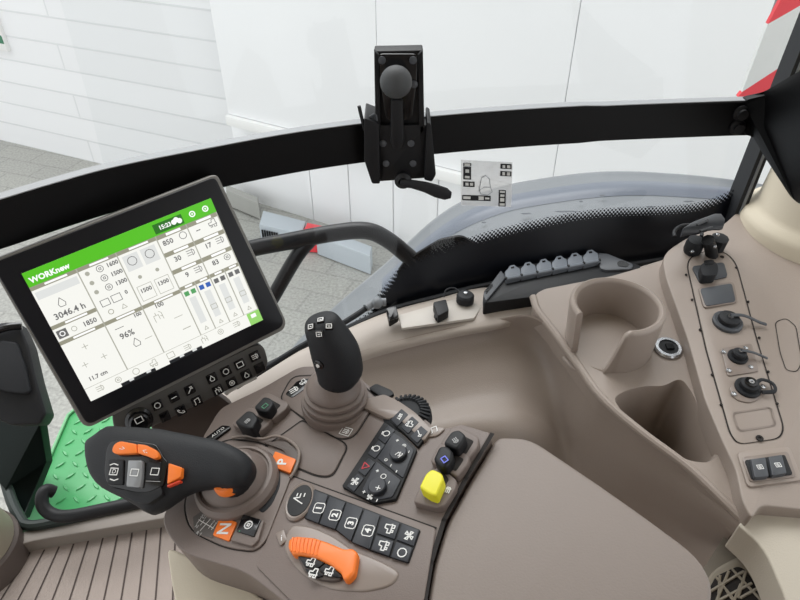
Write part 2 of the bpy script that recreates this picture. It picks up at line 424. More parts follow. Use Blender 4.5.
# warning board (red/white), standing outside behind the rear post
def wb(mb):
    yb = 1.45
    P = lambda x, y: Y(x, y, yb)
    out = [(783, -4), (860, -4), (812, 120), (737, 120)]
    top = [P(*p) for p in out]
    mb.prism([p+V((0, .012, 0)) for p in top], (0, .012, 0), MIDGREY, .002)
    dz = V((0, .008, 0))
    pp = P(800, 60); mb.prism([pp+V((-.02, .02, .1)), pp+V((.02, .02, .1)), pp+V((.02, .05, .1)), pp+V((-.02, .05, .1))], (0, 0, -(pp.z+.1-GZ)), MIDGREY)
    for m, q in ((RED, [(783, -4), (830, -4), (803, 4), (768, 24)]), (REFW, [(768, 24), (803, 4), (815, 30), (788, 62), (742, 92)]),
                 (RED, [(742, 92), (788, 62), (815, 30), (806, 64), (776, 103), (738, 97)]), (REFW, [(738, 97), (776, 103), (806, 64), (850, 30), (812, 120), (737, 120)])):
        mb.prism([P(*p)+dz*0 for p in q], (0, .012, 0), m)
t = tag(one(wb, 'warning_board'), 'red and white diagonally striped warning board outside the rear window post', 'sign')

# rear wheel fender
def catgrid(rows, su, sv):
    rows = [crom(r, su) for r in rows]
    cols = [crom([r[i] for r in rows], sv) for i in range(len(rows[0]))]
    return [[c[j] for c in cols] for j in range(len(cols[0]))]
def gridmesh(mb, G, m, thick=0):
    bm = bmesh.new(); R = [[bm.verts.new(p) for p in r] for r in G]
    for A, B in zip(R, R[1:]):
        for i in range(len(A)-1): bm.faces.new((A[i], A[i+1], B[i+1], B[i]))
    if thick:
        bmesh.ops.recalc_face_normals(bm, faces=bm.faces)
        bmesh.ops.solidify(bm, geom=list(bm.faces), thickness=thick)
    mb.merge(bm, m)
sil = [(230, 450), (283, 359), (327, 312), (383, 264), (440, 213), (490, 188), (540, 177), (600, 170), (660, 171), (740, 179), (860, 200)]
prof = [Y(x, y, 1.38) for x, y in sil]
def row(y, dz, k=1): return [V((p.x, y, p.z+dz)) for p in prof]
tf = empty('wheel_fender', V((.3, 1.2, .2)), 'dusty blue grey rear wheel fender curving up outside the window', 'fender')
one(lambda mb: gridmesh(mb, catgrid([row(1.40, -.16), row(1.395, -.03), row(1.37, 0), row(1.33, .0), row(1.18, .012), row(1.0, .01)], 6, 4), FENDER), 'fender_shell', tf)
def fband(mb):
    a = [V((p.x, 1.30, p.z+.012)) for p in prof[3:]]; gridmesh(mb, catgrid([a, [p+V((0, -.035, .006)) for p in a], [p+V((0, -.06, -.003)) for p in a]], 6, 3), mat('fender_ridge_paint', (98, 105, 117), .35))
one(fband, 'stiffening_ridge', tf)
PCR = crom(prof, 6)
for (x, y, dx) in ((523, 192, 14), (560, 190, 30), (598, 197, 8), (640, 183, 12), (484, 193, 6), (680, 190, 14), (610, 186, 5), (575, 203, 5), (540, 199, 4)):
    p = Y(x, y, 1.25); best = min(PCR, key=lambda q: abs(q.x-p.x)); c = V((p.x, 1.16+.1*random.random(), best.z+.022)); L_ = dx*.0018
    one(lambda mb: mb.face([c+V((-L_/2, 0, 0)), c+V((-L_*.2, -.004, 0)), c+V((L_/2, -.001, 0)), c+V((L_*.3, .004, 0)), c+V((-L_*.3, .003, 0))], FENDER_L), 'scuff_mark', tf)

# handrail outside
tr = empty('outside_handrail', Y(430, 275, 1.0), 'bent black tube handrail outside the window, bolted beside the fender', 'handrail')
hr = lambda x, y, dy=0: Y(x, y, .98+dy)
one(lambda mb: mb.tube([hr(150, 282), hr(235, 253), hr(290, 241), hr(340, 232), hr(368, 231), hr(388, 240), hr(408, 256), hr(424, 270), hr(446, 276), hr(470, 272)], .0155, TUBE, 14, 8), 'rail_tube', tr)
one(lambda mb: mb.tube([hr(312, 238), hr(297, 256), hr(276, 292), hr(255, 330)], .0135, TUBE, 12, 4), 'brace_tube', tr)
one(lambda mb: (mb.prism([hr(x, y, -.012) for x, y in rnd([(404, 262), (440, 240), (462, 236), (478, 246), (476, 262), (440, 276), (420, 292), (400, 290), (396, 274)], 6)], (0, .006, 0), STEELP, .001)), 'mounting_plate', tr)
for x, y in ((448, 262), (466, 258), (418, 276)):
    one(lambda mb: mb.lathe(dome(.006, .004), Fr(hr(x, y, -.013), V((1, 0, 0)), V((0, 0, 1)), V((0, -1, 0))), MIDGREY, 12), 'bolt', tr)

# ================================================================ WINDOW
# bottom edge of glass (gasket), as seen along the sill
gb = [Z(150, 432, .47), Z(205, 400, .5), Z(260, 365, .53), Z(330, 332, .555), Z(385, 307, .57), Z(440, 292, .58), Z(480, 282, .585), Z(540, 272, .59), Z(620, 262, .59), Z(690, 252, .59), Z(760, 246, .59)]
bot = crom(gb, 5)
def up_pt(p, h): # the pane leans gently outwards
    k = (h-p.z)
    return V((p.x*1.0, p.y+.10*math.sin(min(k, .5)/.5*math.pi/2)+.03*k, h))
top = [up_pt(p, 2.1) for p in bot]
def fglass(mb):
    G = [[up_pt(p, p.z+(2.1-p.z)*(k/14)**1.5) for p in bot] for k in range(15)]
    gridmesh(mb, G, GLASS)
win = one(fglass, 'window_1', kind='structure')
# frit: top edge given by the dots seen in the glass
ft = [(215, 395), (322, 338), (366, 312), (376, 296), (388, 281), (402, 265), (430, 251), (465, 238), (500, 227), (550, 216), (600, 208), (660, 206), (692, 203), (716, 196), (745, 182)]
def hit_glass(px, py):
    d = ray(px, py); best = None
    for t_ in [i*.004+.3 for i in range(400)]:
        q = CAM+d*t_
        b = min(bot, key=lambda b_: abs(b_.x-q.x))
        i = bot.index(b); j = i+1 if (q.x > b.x and i+1 < len(bot)) or i == 0 else i-1
        a, c = bot[i], bot[j]; u = (q.x-a.x)/(c.x-a.x) if abs(c.x-a.x) > 1e-6 else 0
        bb = a.lerp(c, max(-.5, min(1.5, u)))
        g = up_pt(V((q.x, bb.y, bb.z)), max(q.z, bb.z))
        if q.y >= g.y-.004: return V((q.x, g.y-.004, q.z)), bb
    return q, bb
pts = [hit_glass(*p) for p in ft]
toprow = crom([p[0] for p in pts], 8); botrow = crom([V((p[1].x, p[1].y-.004, p[1].z-.03)) for p in pts], 8)
mbf = MB(); pitch = .0066; uvd = []
uvl = mbf.bm.loops.layers.uv.new('UVMap'); k = mbf.mi(FRIT); acc = 0; NR = 10; prev = None; rows_ = []
for a, b in zip(toprow, botrow):
    if prev is not None: acc += (a-prev).length
    prev = a; c = []
    for r_ in range(NR+1):
        tt = (r_/NR)**1.6; q = a.lerp(b, tt); bs = V((q.x, b.y+.004, b.z+.03)); 
        if q.z > bs.z: q = V((q.x, up_pt(bs, q.z).y-.004 if 0 < r_ else q.y, q.z))
        c.append((mbf.bm.verts.new(q), acc/pitch, (a-b).length*tt/pitch))
    rows_.append(c)
for A, B in zip(rows_, rows_[1:]):
    for i in range(NR):
        L = (A[i], B[i], B[i+1], A[i+1]); f = mbf.bm.faces.new([x[0] for x in L]); f.material_index = k
        for l, x in zip(f.loops, L): l[uvl].uv = (x[1], x[2])
o = mbf.build('printed_border', win, 'black printed border with dotted upper edge')
one(lambda mb: mb.tube([p+V((0, -.012, .0)) for p in gb], .005, BLACKR, 8, 5), 'rubber_gasket', win)
# warning sticker on the glass
q = [hit_glass(*p)[0] for p in ((461, 159), (511, 154), (511, 206), (461, 205))]
sf = Fr(q[3], (q[2]-q[3]).normalized(), (q[0]-q[3]).normalized(), (q[2]-q[3]).normalized().cross((q[0]-q[3]).normalized()).normalized())
wS = (q[2]-q[3]).length; hS = (q[0]-q[3]).length
def fst(mb):
    mb.box(sf, 0, wS, 0, hS, -.0005, .0, FILM)
    def b(x0, y0, x1, y1, m=BLACK, h=.0006): mb.box(sf, wS*x0, wS*x1, hS*(1-y1), hS*(1-y0), h-.0003, h, m)
    b(.04, .06, .19, .13); b(.04, .14, .19, .42); b(.04, .46, .26, .58); b(.02, .76, .58, .88); b(.76, .04, .98, .15); b(.76, .2, .98, .31); b(.74, .62, .88, .99)
    for x0, y0, x1, y1 in ((.06, .07, .17, .12), (.08, .2, .15, .27), (.07, .34, .16, .39), (.08, .49, .14, .55), (.17, .49, .23, .55), (.04, .79, .18, .85), (.34, .78, .44, .86), (.47, .8, .55, .84), (.8, .07, .85, .13), (.89, .07, .95, .13), (.8, .22, .85, .29), (.89, .22, .95, .29), (.76, .64, .86, .68), (.77, .72, .85, .77), (.77, .8, .85, .88), (.76, .92, .86, .97)):
        b(x0, y0, x1, y1, REFW, .001)
    f2 = Fr(sf.p(wS*.45, hS*.45, .0006), sf.x, sf.y, sf.n)
    mb.line([f2.p(x*wS, y*hS) for x, y in ((-.1, -.1), (-.06, .18), (.02, .24), (.1, .16), (.12, -.02), (.16, -.12), (.06, -.2), (-.06, -.18), (-.1, -.1), (.0, -.02), (.12, -.02))], .0009, sf.n, MIDGREY)
tag(one(fst, 'window_sticker'), 'translucent operating sticker with black pictogram blocks, stuck on the window', 'sticker')

# rear window post
def post(mb, pts, r, m, sub=1): mb.tube(pts, r, m, 8, sub)
def rp(px, py): return Y(px, py, .93)
def fpost(mb):
    A = Y(722, 246, .92); Bq = Y(806, 36, .99); d_ = (Bq-A).normalized(); x_ = V((1, 0, 0)); x_ = (x_-d_*x_.dot(d_)).normalized(); y_ = d_.cross(x_)
    fr_ = Fr(A, x_, y_, d_)
    mb.box(fr_, -.006, .010, -.01, .03, -.1, 1.2, BLACKR, .002)
    mb.box(fr_, .000, .004, -.012, -.01, -.1, 1.2, MIDGREY)  # grey strip painted on as the highlight of the dark post
one(fpost, 'trim_1', kind='structure')

# big beige pillar
pc = Z(816, 221, .666)
def fpil(mb):
    R = []
    for r_, h in [(.112, -.03), (.112, .0), (.108, .010), (.098, .016), (.093, .024), (.090, .1), (.089, .4), (.089, 1.2)]:
        c_ = pc+V((.07*h, .03*h, h)); R.append([c_+V((r_*math.cos(q_), r_*math.sin(q_), 0)) for q_ in [2*math.pi*k_/48 for k_ in range(48)]])
    mb.loft(R, BEIGE)
tag(one(fpil, 'trim_2', kind='structure'))

# ================================================================ MONITOR RAIL
zb_ = .847
def rail_at(px, pyc): return Z(px, pyc, zb_)
rp_ = [(-60, 240), (0, 222), (60, 203), (120, 186), (200, 169), (300, 150), (400, 137), (500, 128), (600, 122), (700, 118), (762, 116)]
RP = crom([rail_at(*p) for p in rp_], 5)
tr = empty('monitor_rail', RP[len(RP)//2], 'long curved black steel rail running across the window', 'rail')
def frail(mb):
    R = []
    for i, p in enumerate(RP):
        t_ = (RP[min(i+1, len(RP)-1)]-RP[max(i-1, 0)]).normalized(); nn = V((-t_.y, t_.x, 0)).normalized()
        hh = .0265 if i < 40 else .025; th = .008
        c = .0015
        R.append([p-nn*th+V((0, 0, -hh+c)), p-nn*(th-c)+V((0, 0, -hh)), p+nn*th+V((0, 0, -hh)), p+nn*th+V((0, 0, hh)), p-nn*(th-c)+V((0, 0, hh)), p-nn*th+V((0, 0, hh-c))])
    mb.loft(R, STEELP)
one(frail, 'rail_bar', tr)
def frail2(mb):
    R = []
    for i, p in enumerate(RP):
        t_ = (RP[min(i+1, len(RP)-1)]-RP[max(i-1, 0)]).normalized(); nn = V((-t_.y, t_.x, 0)).normalized()
        z0 = .0275 if i < 40 else .026
        R.append([p-nn*.007+V((0, 0, z0-.001)), p+nn*.007+V((0, 0, z0-.001)), p+nn*.007+V((0, 0, z0)), p-nn*.007+V((0, 0, z0))])
    mb.loft(R, STEELT)
one(frail2, 'rail_top_edge', tr, 'grey top edge')  # thin pale grey strip over the top of the black bar
e = RP[-1]
def fbr(mb):
    P = lambda x, y, yy=.80: Y(x, y, yy)
    y0 = e.y-.012
    mb.prism([P(x, y, y0-max(0, x-766)*.0028) for x, y in rnd([(745, 100), (768, 95), (830, 60), (840, 220), (806, 206), (796, 203), (768, 160), (755, 138), (742, 133)], 5)], (0, .012, 0), STEELP, .002)
one(fbr, 'end_bracket', tr, 'black folded end bracket')
for x, y in ((741, 113), (737, 127)):
    one(lambda mb: mb.lathe([(.011, 0), (.011, .003), (.007, .005), (.007, .009), (0, .0095)], Fr(Y(x, y, e.y-.012), V((1, 0, 0)), V((0, 0, 1)), V((0, -1, 0))), BLACK, 16), 'bolt', tr)

# ================================================================ PHONE / BALL MOUNT on the rail
yb = .775
HP = lambda x, y, d_=0: Y(x, y, yb+d_)
t = empty('ball_mount_holder', HP(400, 180), 'black mounting bracket with a rubber ball, clamped on the middle of the rail', 'bracket')
vf = lambda x, y, d_=0: Fr(HP(x, y, d_), V((1, 0, 0)), V((0, 0, 1)), V((0, -1, 0)))
def P2(mb, pts, d0, th, m, bev=.001, r=0): mb.prism([HP(x, y, d0) for x, y in (rnd(pts, r) if r else pts)], (0, th, 0), m, bev)
one(lambda mb: (P2(mb, [(374, 51), (423, 50), (425, 160), (376, 160)], .0, .02, BLACK, .002, 2), P2(mb, [(374, 51), (379, 55), (381, 160), (376, 160)], -.006, .008, BLACK, .001), P2(mb, [(418, 55), (423, 50), (425, 160), (420, 160)], -.006, .008, BLACK, .001)), 'back_plate', t)
one(lambda mb: P2(mb, [(378, 54), (418, 54), (417, 80), (412, 120), (386, 120), (380, 80)], -.004, .005, BLKGL, .001, 5), 'ball_plate', t)
one(lambda mb: (mb.lathe([(.012, 0), (.008, .01), (.007, .022)], vf(396, 84, -.002), BLACK, 20), mb.sphere(HP(396, 82, -.035), .0185, mat('grey_rubber_ball', (62, 64, 66), .6, bump=.4, bscale=1200), 28)), 'ball', t, 'round grey rubber ball')
for x, y in ((382, 60), (413, 60), (414, 84), (383, 143), (411, 143), (386, 163), (413, 163)):
    one(lambda mb: mb.lathe([(.0045, 0), (.0045, .002), (.002, .003), (0, .003)], vf(x, y, -.005), DKGREY, 12), 'screw', t)
one(lambda mb: P2(mb, [(391, 100), (403, 100), (404, 142), (400, 150), (394, 150), (390, 142)], -.012, .01, BLACK, .002, 3), 'slide_channel', t)
one(lambda mb: (P2(mb, [(364, 118), (379, 124), (380, 184), (372, 184), (364, 160)], -.014, .05, BLACK, .002, 2),
                P2(mb, [(427, 122), (431, 124), (436, 175), (432, 182), (424, 180)], -.014, .05, BLACK, .002, 2),
                P2(mb, [(376, 125), (428, 125), (430, 178), (378, 182)], -.006, .02, BLACK, .002, 2)), 'rail_clamp', t)
one(lambda mb: mb.tube([HP(359, 106, -.01), HP(361, 115, -.01), HP(365, 130, -.01)], .0022, BLACK, 8, 3), 'spring_clip', t)
one(lambda mb: (mb.tube([HP(370, 117, -.005), HP(376, 115, -.005), HP(376, 133, -.005), HP(370, 134, -.005)], .002, DKGREY, 8, 3)), 'side_hook', t)
one(lambda mb: mb.lathe([(.011, 0), (.011, .006), (.006, .009), (.0045, .004), (0, .004)], vf(403, 179, -.016), BLACK, 20), 'clamp_bolt', t)
def flev(mb):
    ctr = [(400, 183, 5), (412, 184, 5.5), (425, 187, 7), (436, 191, 8.5), (446, 194, 8), (451, 195, 4)]
    R = []
    for x, y, r_ in ctr:
        c = HP(x, y, -.024); s_ = .0011
        R.append([c+V((0, 0, 1)).lerp(V((.3, 0, 1)), .5).normalized()*r_*s_*math.sin(a)*1.0+V((0, 1, 0))*.004*math.cos(a) for a in [2*math.pi*i/12 for i in range(12)]])
    mb.loft(R, BLACKR)
one(flev, 'clamp_lever', t, 'black flat lever pointing right')

# ================================================================ SIDE CONSOLE (window side)
PR = Pl(Z(600, 275, .625), (0, -.12, 1))
PS = PR.off(.022)
tc_ = empty('side_console', Z(650, 400, .45), 'moulded taupe side console under the window with storage trough and deep pocket', 'console')
c0 = [(150, 452), (215, 415), (290, 382), (361, 353), (413, 338), (457, 328), (500, 320)]
z0 = [.47, .50, .535, .555, .57, .578, .585]
row0 = [Z(x, y, z) for (x, y), z in zip(c0, z0)] + [PR.at(x, y, -.004) for x, y in ((530, 317), (553, 332), (575, 362), (600, 397), (640, 432), (690, 470), (742, 520))]
r1 = [(160, 472), (225, 434), (298, 402), (367, 373), (418, 357), (462, 347), (503, 341), (529, 341), (548, 357), (567, 389), (588, 424), (626, 460), (680, 494), (735, 530)]
z1 = [.45, .478, .512, .530, .541, .549, .553, .555, .548, .538, .532, .53, .54, .56]
r2 = [(180, 515), (242, 476), (318, 446), (384, 420), (432, 404), (470, 394), (504, 390), (526, 394), (546, 406), (560, 426), (576, 454), (608, 490), (662, 520), (724, 545)]
z2 = [.41, .44, .475, .495, .507, .514, .516, .512, .500, .482, .465, .45, .45, .48]
r3 = [(200, 560), (262, 520), (335, 492), (398, 468), (442, 454), (480, 450), (508, 452), (528, 456), (544, 466), (556, 482), (568, 508), (597, 545), (648, 570), (712, 575)]
z3 = [.37, .40, .44, .465, .478, .482, .48, .470, .45, .42, .38, .32, .30, .34]
rowN = lambda r, z: [Z(x, y, zz) for (x, y), zz in zip(r, z)]
half = [p.lerp(q_, .14)+V((0, 0, 0.006)) for p, q_ in zip(row0, rowN(r1, z1))]
one(lambda mb: gridmesh(mb, catgrid([row0, half, rowN(r1, z1), rowN(r2, z2), rowN(r3, z3), [p+V((0, 0, -.3)) for p in rowN(r3, z3)]], 5, 5), SIDE), 'trough', tc_, ang=80)

# deck around cup holder with pocket hole
outer = [(533, 300), (537, 293), (545, 289), (573, 283.5), (612, 276), (640, 268), (668, 258), (700, 252), (716, 300), (726, 360), (744, 440), (756, 480), (760, 530), (745, 525), (690, 470), (640, 432), (600, 397), (575, 362), (553, 332), (536, 312)]
hole = [(613, 398), (626, 390), (645, 386), (664, 386), (681, 377, 9), (692, 392, 6), (702, 414), (717, 444), (719, 456), (708, 463), (690, 461), (672, 452), (645, 432), (622, 412)]
def fdeck(mb):
    O = rnd(outer, 3, 3); H = rnd(hole, 6, 4)
    bm = bmesh.new()
    ov = [bm.verts.new(PR.at(*p)) for p in O]; hv = [bm.verts.new(PR.at(*p)) for p in H]
    es = [bm.edges.new((ov[i], ov[(i+1) % len(ov)])) for i in range(len(ov))]+[bm.edges.new((hv[i], hv[(i+1) % len(hv)])) for i in range(len(hv))]
    bmesh.ops.triangle_fill(bm, use_beauty=True, edges=es)
    # keep only faces outside the hole
    oo = [bm.verts.new(v.co-PR.n*.03) for v in ov]
    for i in range(len(ov)): bm.faces.new((ov[i], ov[(i+1) % len(ov)], oo[(i+1) % len(ov)], oo[i]))
    c = sum((v.co for v in hv), V())/len(hv)
    l1 = [bm.verts.new(v.co-PR.n*.006+(c-v.co)*.04) for v in hv]
    l2 = [bm.verts.new(v.co-PR.n*.12+(c-v.co)*.15) for v in hv]
    for A, B in ((hv, l1), (l1, l2)):
        for i in range(len(hv)): bm.faces.new((A[i], A[(i+1) % len(hv)], B[(i+1) % len(hv)], B[i]))
    bm.faces.new(l2)
    bmesh.ops.recalc_face_normals(bm, faces=bm.faces)
    mb.merge(bm, SIDE)
one(fdeck, 'deck', tc_, ang=50)
one(lambda mb: mb.tube([PR.at(x, y, -.002) for x, y in ((533, 297), (538, 311), (554, 332), (576, 362), (601, 397), (641, 432), (690, 469), (742, 519))], .0055, SIDE, 10, 6), 'ridge', tc_, 'rounded edge of the trough')

# raised strip that carries the sockets
strip = [(665, 275), (662, 254, 14), (688, 237, 8), (722, 226), (745, 205), (900, 195), (900, 520), (760, 505), (752, 520), (742, 500), (736, 470), (722, 440), (705, 400), (688, 340)]
one(lambda mb: plate(mb, PS, strip, 0, SIDE, -.035, .006, r=8, seg=4), 'socket_strip', tc_, ang=60)
# small long cover at the far right
def fcov(mb):
    seam(mb, PS, [(775, 322), (786, 318), (796, 326), (802, 362), (797, 372), (786, 370), (780, 352)], .0006, .0011, 4)
one(fcov, 'access_cover_outline', tc_)
# lip between pocket and rear box
# cup holder
def cup(mb):
    top_z = .674; c = Z(618, 303, top_z); R = .0605; tk = .0075; n = 72
    base = c.z-.125; g0, g1 = 203, 252
    def hgt(a):
        a %= 360
        if a < g0-3 or a > g1+14: return c.z
        if a < g0: return c.z-.07*((a-(g0-3))/3)
        if a > g1: return c.z-.07*(1-(a-g1)/14)
        return c.z-.07
    bm = bmesh.new(); rings = []
    prof_ = [(R*.90, -1), (R+.001, 1), (R, .4), (R-tk*.5, 0), (R-tk, .4), (R-tk-.001, 1), (R-tk-.004, -2)]
    for i in range(n):
        a = 360*i/n; ar = math.radians(a); h = hgt(a); col = []
        for r_, k_ in prof_:
            z = base if k_ == -1 else (c.z-.10 if k_ == -2 else h-.005*k_*1.0)
            if k_ == 1 : z = h-.006
            if k_ == 0: z = h
            if k_ == .4: z = h-.0022
            col.append(bm.verts.new(V((c.x+r_*math.cos(ar), c.y+r_*math.sin(ar), z))))
        rings.append(col)
    for i in range(n):
        A, B = rings[i], rings[(i+1) % n]
        for j in range(len(A)-1): bm.faces.new((A[j], B[j], B[j+1], A[j+1]))
    bm.faces.new([r_[-1] for r_ in rings])
    bmesh.ops.recalc_face_normals(bm, faces=bm.faces)
    mb.merge(bm, SIDE)
one(cup, 'cup_holder', tc_, 'round taupe cup holder with a notch in its rim', ang=50)
def lip(mb):
    c = Z(618, 303, .674); P = []
    for a in range(195, 345, 10):
        ar = math.radians(a); P.append(V((c.x+.064*math.cos(ar), c.y+.064*math.sin(ar), .592+.0*a)))
    mb.tube(P, .003, SIDE, 8, 2)
one(lip, 'cup_holder_collar', tc_)

# round chrome accessory socket
f_ = PR.fr(668, 348, 10, 0, .002)
t = empty('accessory_socket', f_.o, 'round chrome ringed power socket in the deck beside the cup holder', 'socket')
one(lambda mb: mb.lathe([(.019, -.002), (.019, .001), (.017, .003), (.013, .003), (.0125, -.004)], f_, SILVER, 32), 'chrome_ring', t)
one(lambda mb: (mb.lathe([(.013, .0), (.0125, .0012), (.006, .001), (0, .001)], f_, BLACKR, 24), mb.box(f_, -.003, .007, -.004, .005, .0012, .004, BLKGL)), 'socket_core', t)

# ---------------------------------------------------------------- socket panel on the strip
t = empty('outlet_panel', PS.at(730, 340), 'long rounded outlet panel with capped sockets on the right side console', 'outlet panel')
pan = [(686, 262, 10), (698, 252, 10), (724, 251, 10), (736, 262, 10), (757, 340), (784, 428, 8), (780, 438, 8), (738, 444, 8), (730, 434, 8), (706, 350)]
one(lambda mb: (seam(mb, PS, pan, .0008, .0016, 5), plate(mb, PS, [(x+(1.2 if x < 720 or (x < 745 and y > 400) else -1.2), y, *r_) for x, y, *r_ in pan], .0012, SIDE, 0, .0004, 6)), 'cover_plate', t)
for x, y in ((736, 268), (748, 302), (759, 338), (768, 372), (777, 404), (692, 300), (700, 330), (712, 375), (721, 405), (686, 275)):
    one(lambda mb: mb.lathe([(.0018, 0), (.0016, .0016), (0, .0018)], PS.fr(x, y, 1, 0, .001), GAP, 8), 'clip', t)
q = PS.off(.0013)
def put(name, fn, label=None, par=None, **kw): return one(fn, name, par or t, label, **kw)
put('connector', lambda mb: (plate(mb, q, [(692, 266), (724, 262), (728, 276), (700, 282)], .003, DKGREY, 0, .0006, 3), plate(mb, q, [(701, 263), (716, 261), (719, 268), (717, 275), (703, 276), (701, 270)], .016, BLACKR, 0, .001, 4), plate(mb, q, [(703.5, 260.5), (713, 259.3), (715, 263), (713, 264), (705, 265)], .0166, BLKGL, .016, 0, 2)), 'dark rectangular plug connector')
put('blank_plate', lambda mb: (plate(mb, q, [(698, 287), (734, 281), (738, 302), (704, 308)], .0025, TAUPE_L, 0, .0008, 4), plate(mb, q, [(700, 288.5), (732, 283), (736, 301), (706, 306)], .0035, DKGREY, .0025, .0006, 3)), 'dark grey blank cover')
def sock(cx, cy, r, label, kind):
    f_ = q.fr(cx, cy, 10, -2)
    s_ = put('socket', lambda mb: (mb.lathe([(r, 0), (r, .004), (r*.9, .0055), (r*.72, .0055), (r*.7, .004)], f_, DKGREY if kind == 0 else BLACKR, 32), mb.lathe([(r*.72, .004), (r*.68, .011), (r*.55, .0125), (0, .013)], f_, BLACKR, 28)), label)
    one(lambda mb: mb.lathe([(r*.24, .013), (r*.22, .0155), (r*.1, .0155), (r*.08, .014), (0, .014)], f_, SILVER, 16), 'rivet', s_)
    return f_, s_
f_, s_ = sock(727, 323, .0195, 'large round capped socket', 0)
one(lambda mb: mb.tube([f_.p(0, 0, .0155), f_.p(.018, -.004, .014), f_.p(.038, -.014, .006), f_.p(.046, -.018, .004)], .0028, DKGREY, 8, 4, .6), 'cap_strap', s_)
put('screw_plate', lambda mb: plate(mb, q, [(721, 348), (752, 343), (759, 371), (728, 376)], .0018, TAUPE_L, 0, .0006, 3))
for x, y in ((723, 353), (745, 349), (728, 371.5), (750, 368)):
    put('screw', lambda mb: mb.lathe([(.0032, .001), (.003, .0032), (.001, .0035), (0, .003)], q.fr(x, y, 1, 0), SILVER, 12))
f_, s_ = sock(737, 358, .0125, 'small round capped socket with four screws', 1)
one(lambda mb: mb.tube([f_.p(0, 0, .0155), f_.p(.018, -.004, .010), f_.p(.034, -.012, .004)], .0022, DKGREY, 8, 4, .6), 'cap_strap', s_)
put('socket_flange', lambda mb: plate(mb, q, [(728, 388), (744, 377), (764, 383), (768, 392), (752, 403), (736, 400)], .0018, TAUPE_L, 0, .0006, 6))
for x, y in ((733, 395), (762, 388)):
    put('screw', lambda mb: mb.lathe([(.0034, .001), (.003, .0035), (.001, .0038), (0, .003)], q.fr(x, y, 1, 0), SILVER, 12))
f_, s_ = sock(747, 389, .0155, 'round black socket with looped strap', 1)
one(lambda mb: mb.lathe([(.0075, .013), (.0072, .015), (.0045, .0152), (.004, .0135), (0, .0135)], f_, BLKGL, 20), 'socket_core', s_)
one(lambda mb: mb.tube([f_.p(.008, 0, .008), f_.p(.020, .004, .008), f_.p(.030, -.004, .007), f_.p(.026, -.014, .006), f_.p(.010, -.012, .006)], .0026, BLACKR, 8, 5, .6), 'cap_strap', s_)
put('label_recess', lambda mb: (seam(mb, q, [(733, 413), (771, 407), (776, 425), (739, 431)], .0006, .0022, 4, TAUPE_L),), 'shallow rounded rectangular recess')
put('screw', lambda mb: mb.lathe([(.0042, 0), (.0042, .0012), (.002, .0012), (.0016, .0002), (0, .0002)], q.fr(759.5, 438.5, 1, 0), GAP, 14))
put('screw', lambda mb: mb.lathe([(.003, 0), (.003, .0008), (0, .0008)], q.fr(722, 257, 1, 0), GAP, 12))

# twin rocker switches
t = empty('rocker_switch_pair', PS.at(768, 466), 'pair of dark rocker switches in a framed recess at the right edge', 'switch')
one(lambda mb: plate(mb, PS, [(737, 452), (790, 446), (803, 480), (748, 487)], .003, SIDE, 0, .0015, 5), 'bezel', t)
one(lambda mb: plate(mb, PS, [(742, 457), (788, 451), (797, 477), (750, 482)], .0042, TAUPE_L, .003, .0005, 4), 'bezel_step', t)
one(lambda mb: plate(mb, PS, [(745, 460), (785, 454.5), (793, 474), (752, 479)], .006, BLACK, .0042, .0005, 2), 'switch_frame', t)
for qq, c_ in (([(751, 459), (765.5, 457), (769, 476), (755, 477.5)], (760, 467)), ([(768.5, 456.5), (782, 454.5), (787, 473), (772.5, 475.5)], (778, 465))):
    s_ = one(lambda mb: (plate(mb, PS, qq, .011, DKGREY, .004, .001, 1.5), icon(mb, PS.fr(c_[0], c_[1], 10, -1, .0112), 'square', .006, WHITE), mb.ring(PS.fr(c_[0], c_[1], 10, -1, .0112), .0008, .0016, .0002, WHITE)), 'rocker_switch', t)

# knob mount at the window end of the strip
t = empty('ball_clamp_mount', PS.at(708, 250), 'black double ball clamp with a wide wing knob, at the window end of the console', 'mount')
c = PS.at(706, 248, .03)
def KP(x, y, h): return PS.at(x, y, h)
one(lambda mb: (mb.tube([KP(712, 256, .0), KP(710, 246, .02), KP(708, 240, .035)], .009, BLACK, 12, 3)), 'stem', t)
one(lambda mb: (mb.lathe([(.0, -.012), (.012, -.012), (.0135, -.006), (.0135, .006), (.012, .012), (0, .012)], PS.fr(694, 246, 10, -2, .012), BLACKR, 10)), 'clamp_body', t)
one(lambda mb: mb.lathe([(.0, -.012), (.012, -.012), (.013, .01), (0, .012)], PS.fr(718, 243, 10, -2, .012), BLACKR, 10), 'clamp_body', t)
for x, y in ((692, 252), (714.5, 247), (717.5, 235)):
    one(lambda mb: mb.lathe([(.003, 0), (.0028, .002), (0, .0025)], PS.fr(x, y, 1, 0, .027 if y > 240 else .044), SILVER, 10), 'screw', t)
def wing(mb):
    R = []
    for x, y, a_ in ((682, 232.5, 3), (690, 229, 8), (698, 226.5, 10), (706, 224, 11), (714, 222, 13), (720, 222, 13), (723, 224, 7)):
        cc = KP(x, y, .048); up = (KP(x, y-3, .048)-KP(x, y+3, .048)).normalized()
        R.append([cc+up*a_*.0014*math.cos(b)+PS.n*.008*math.sin(b) for b in [2*math.pi*i/12 for i in range(12)]])
    mb.loft(R, mat('wing_knob_grey', (52, 54, 58), .5))
    mb.tube([KP(697, 225, .058), KP(708, 220, .058)], .0016, BLKGL, 6, 1); mb.tube([KP(700, 231, .058), KP(712, 227, .058)], .0016, BLKGL, 6, 1)
one(wing, 'wing_knob', t, 'grey wing shaped tightening knob')
t = empty('suction_ring', Z(688, 236, .62), 'black ring seen behind the wing knob against the dark window border', 'ring')
one(lambda mb: mb.tube([KP(672+16+14*math.cos(a), 234+9*math.sin(a), .012) for a in [math.pi*.9+math.pi*1.2*i/8 for i in range(9)]], .003, BLACKR, 8, 3), 'hoop', t)

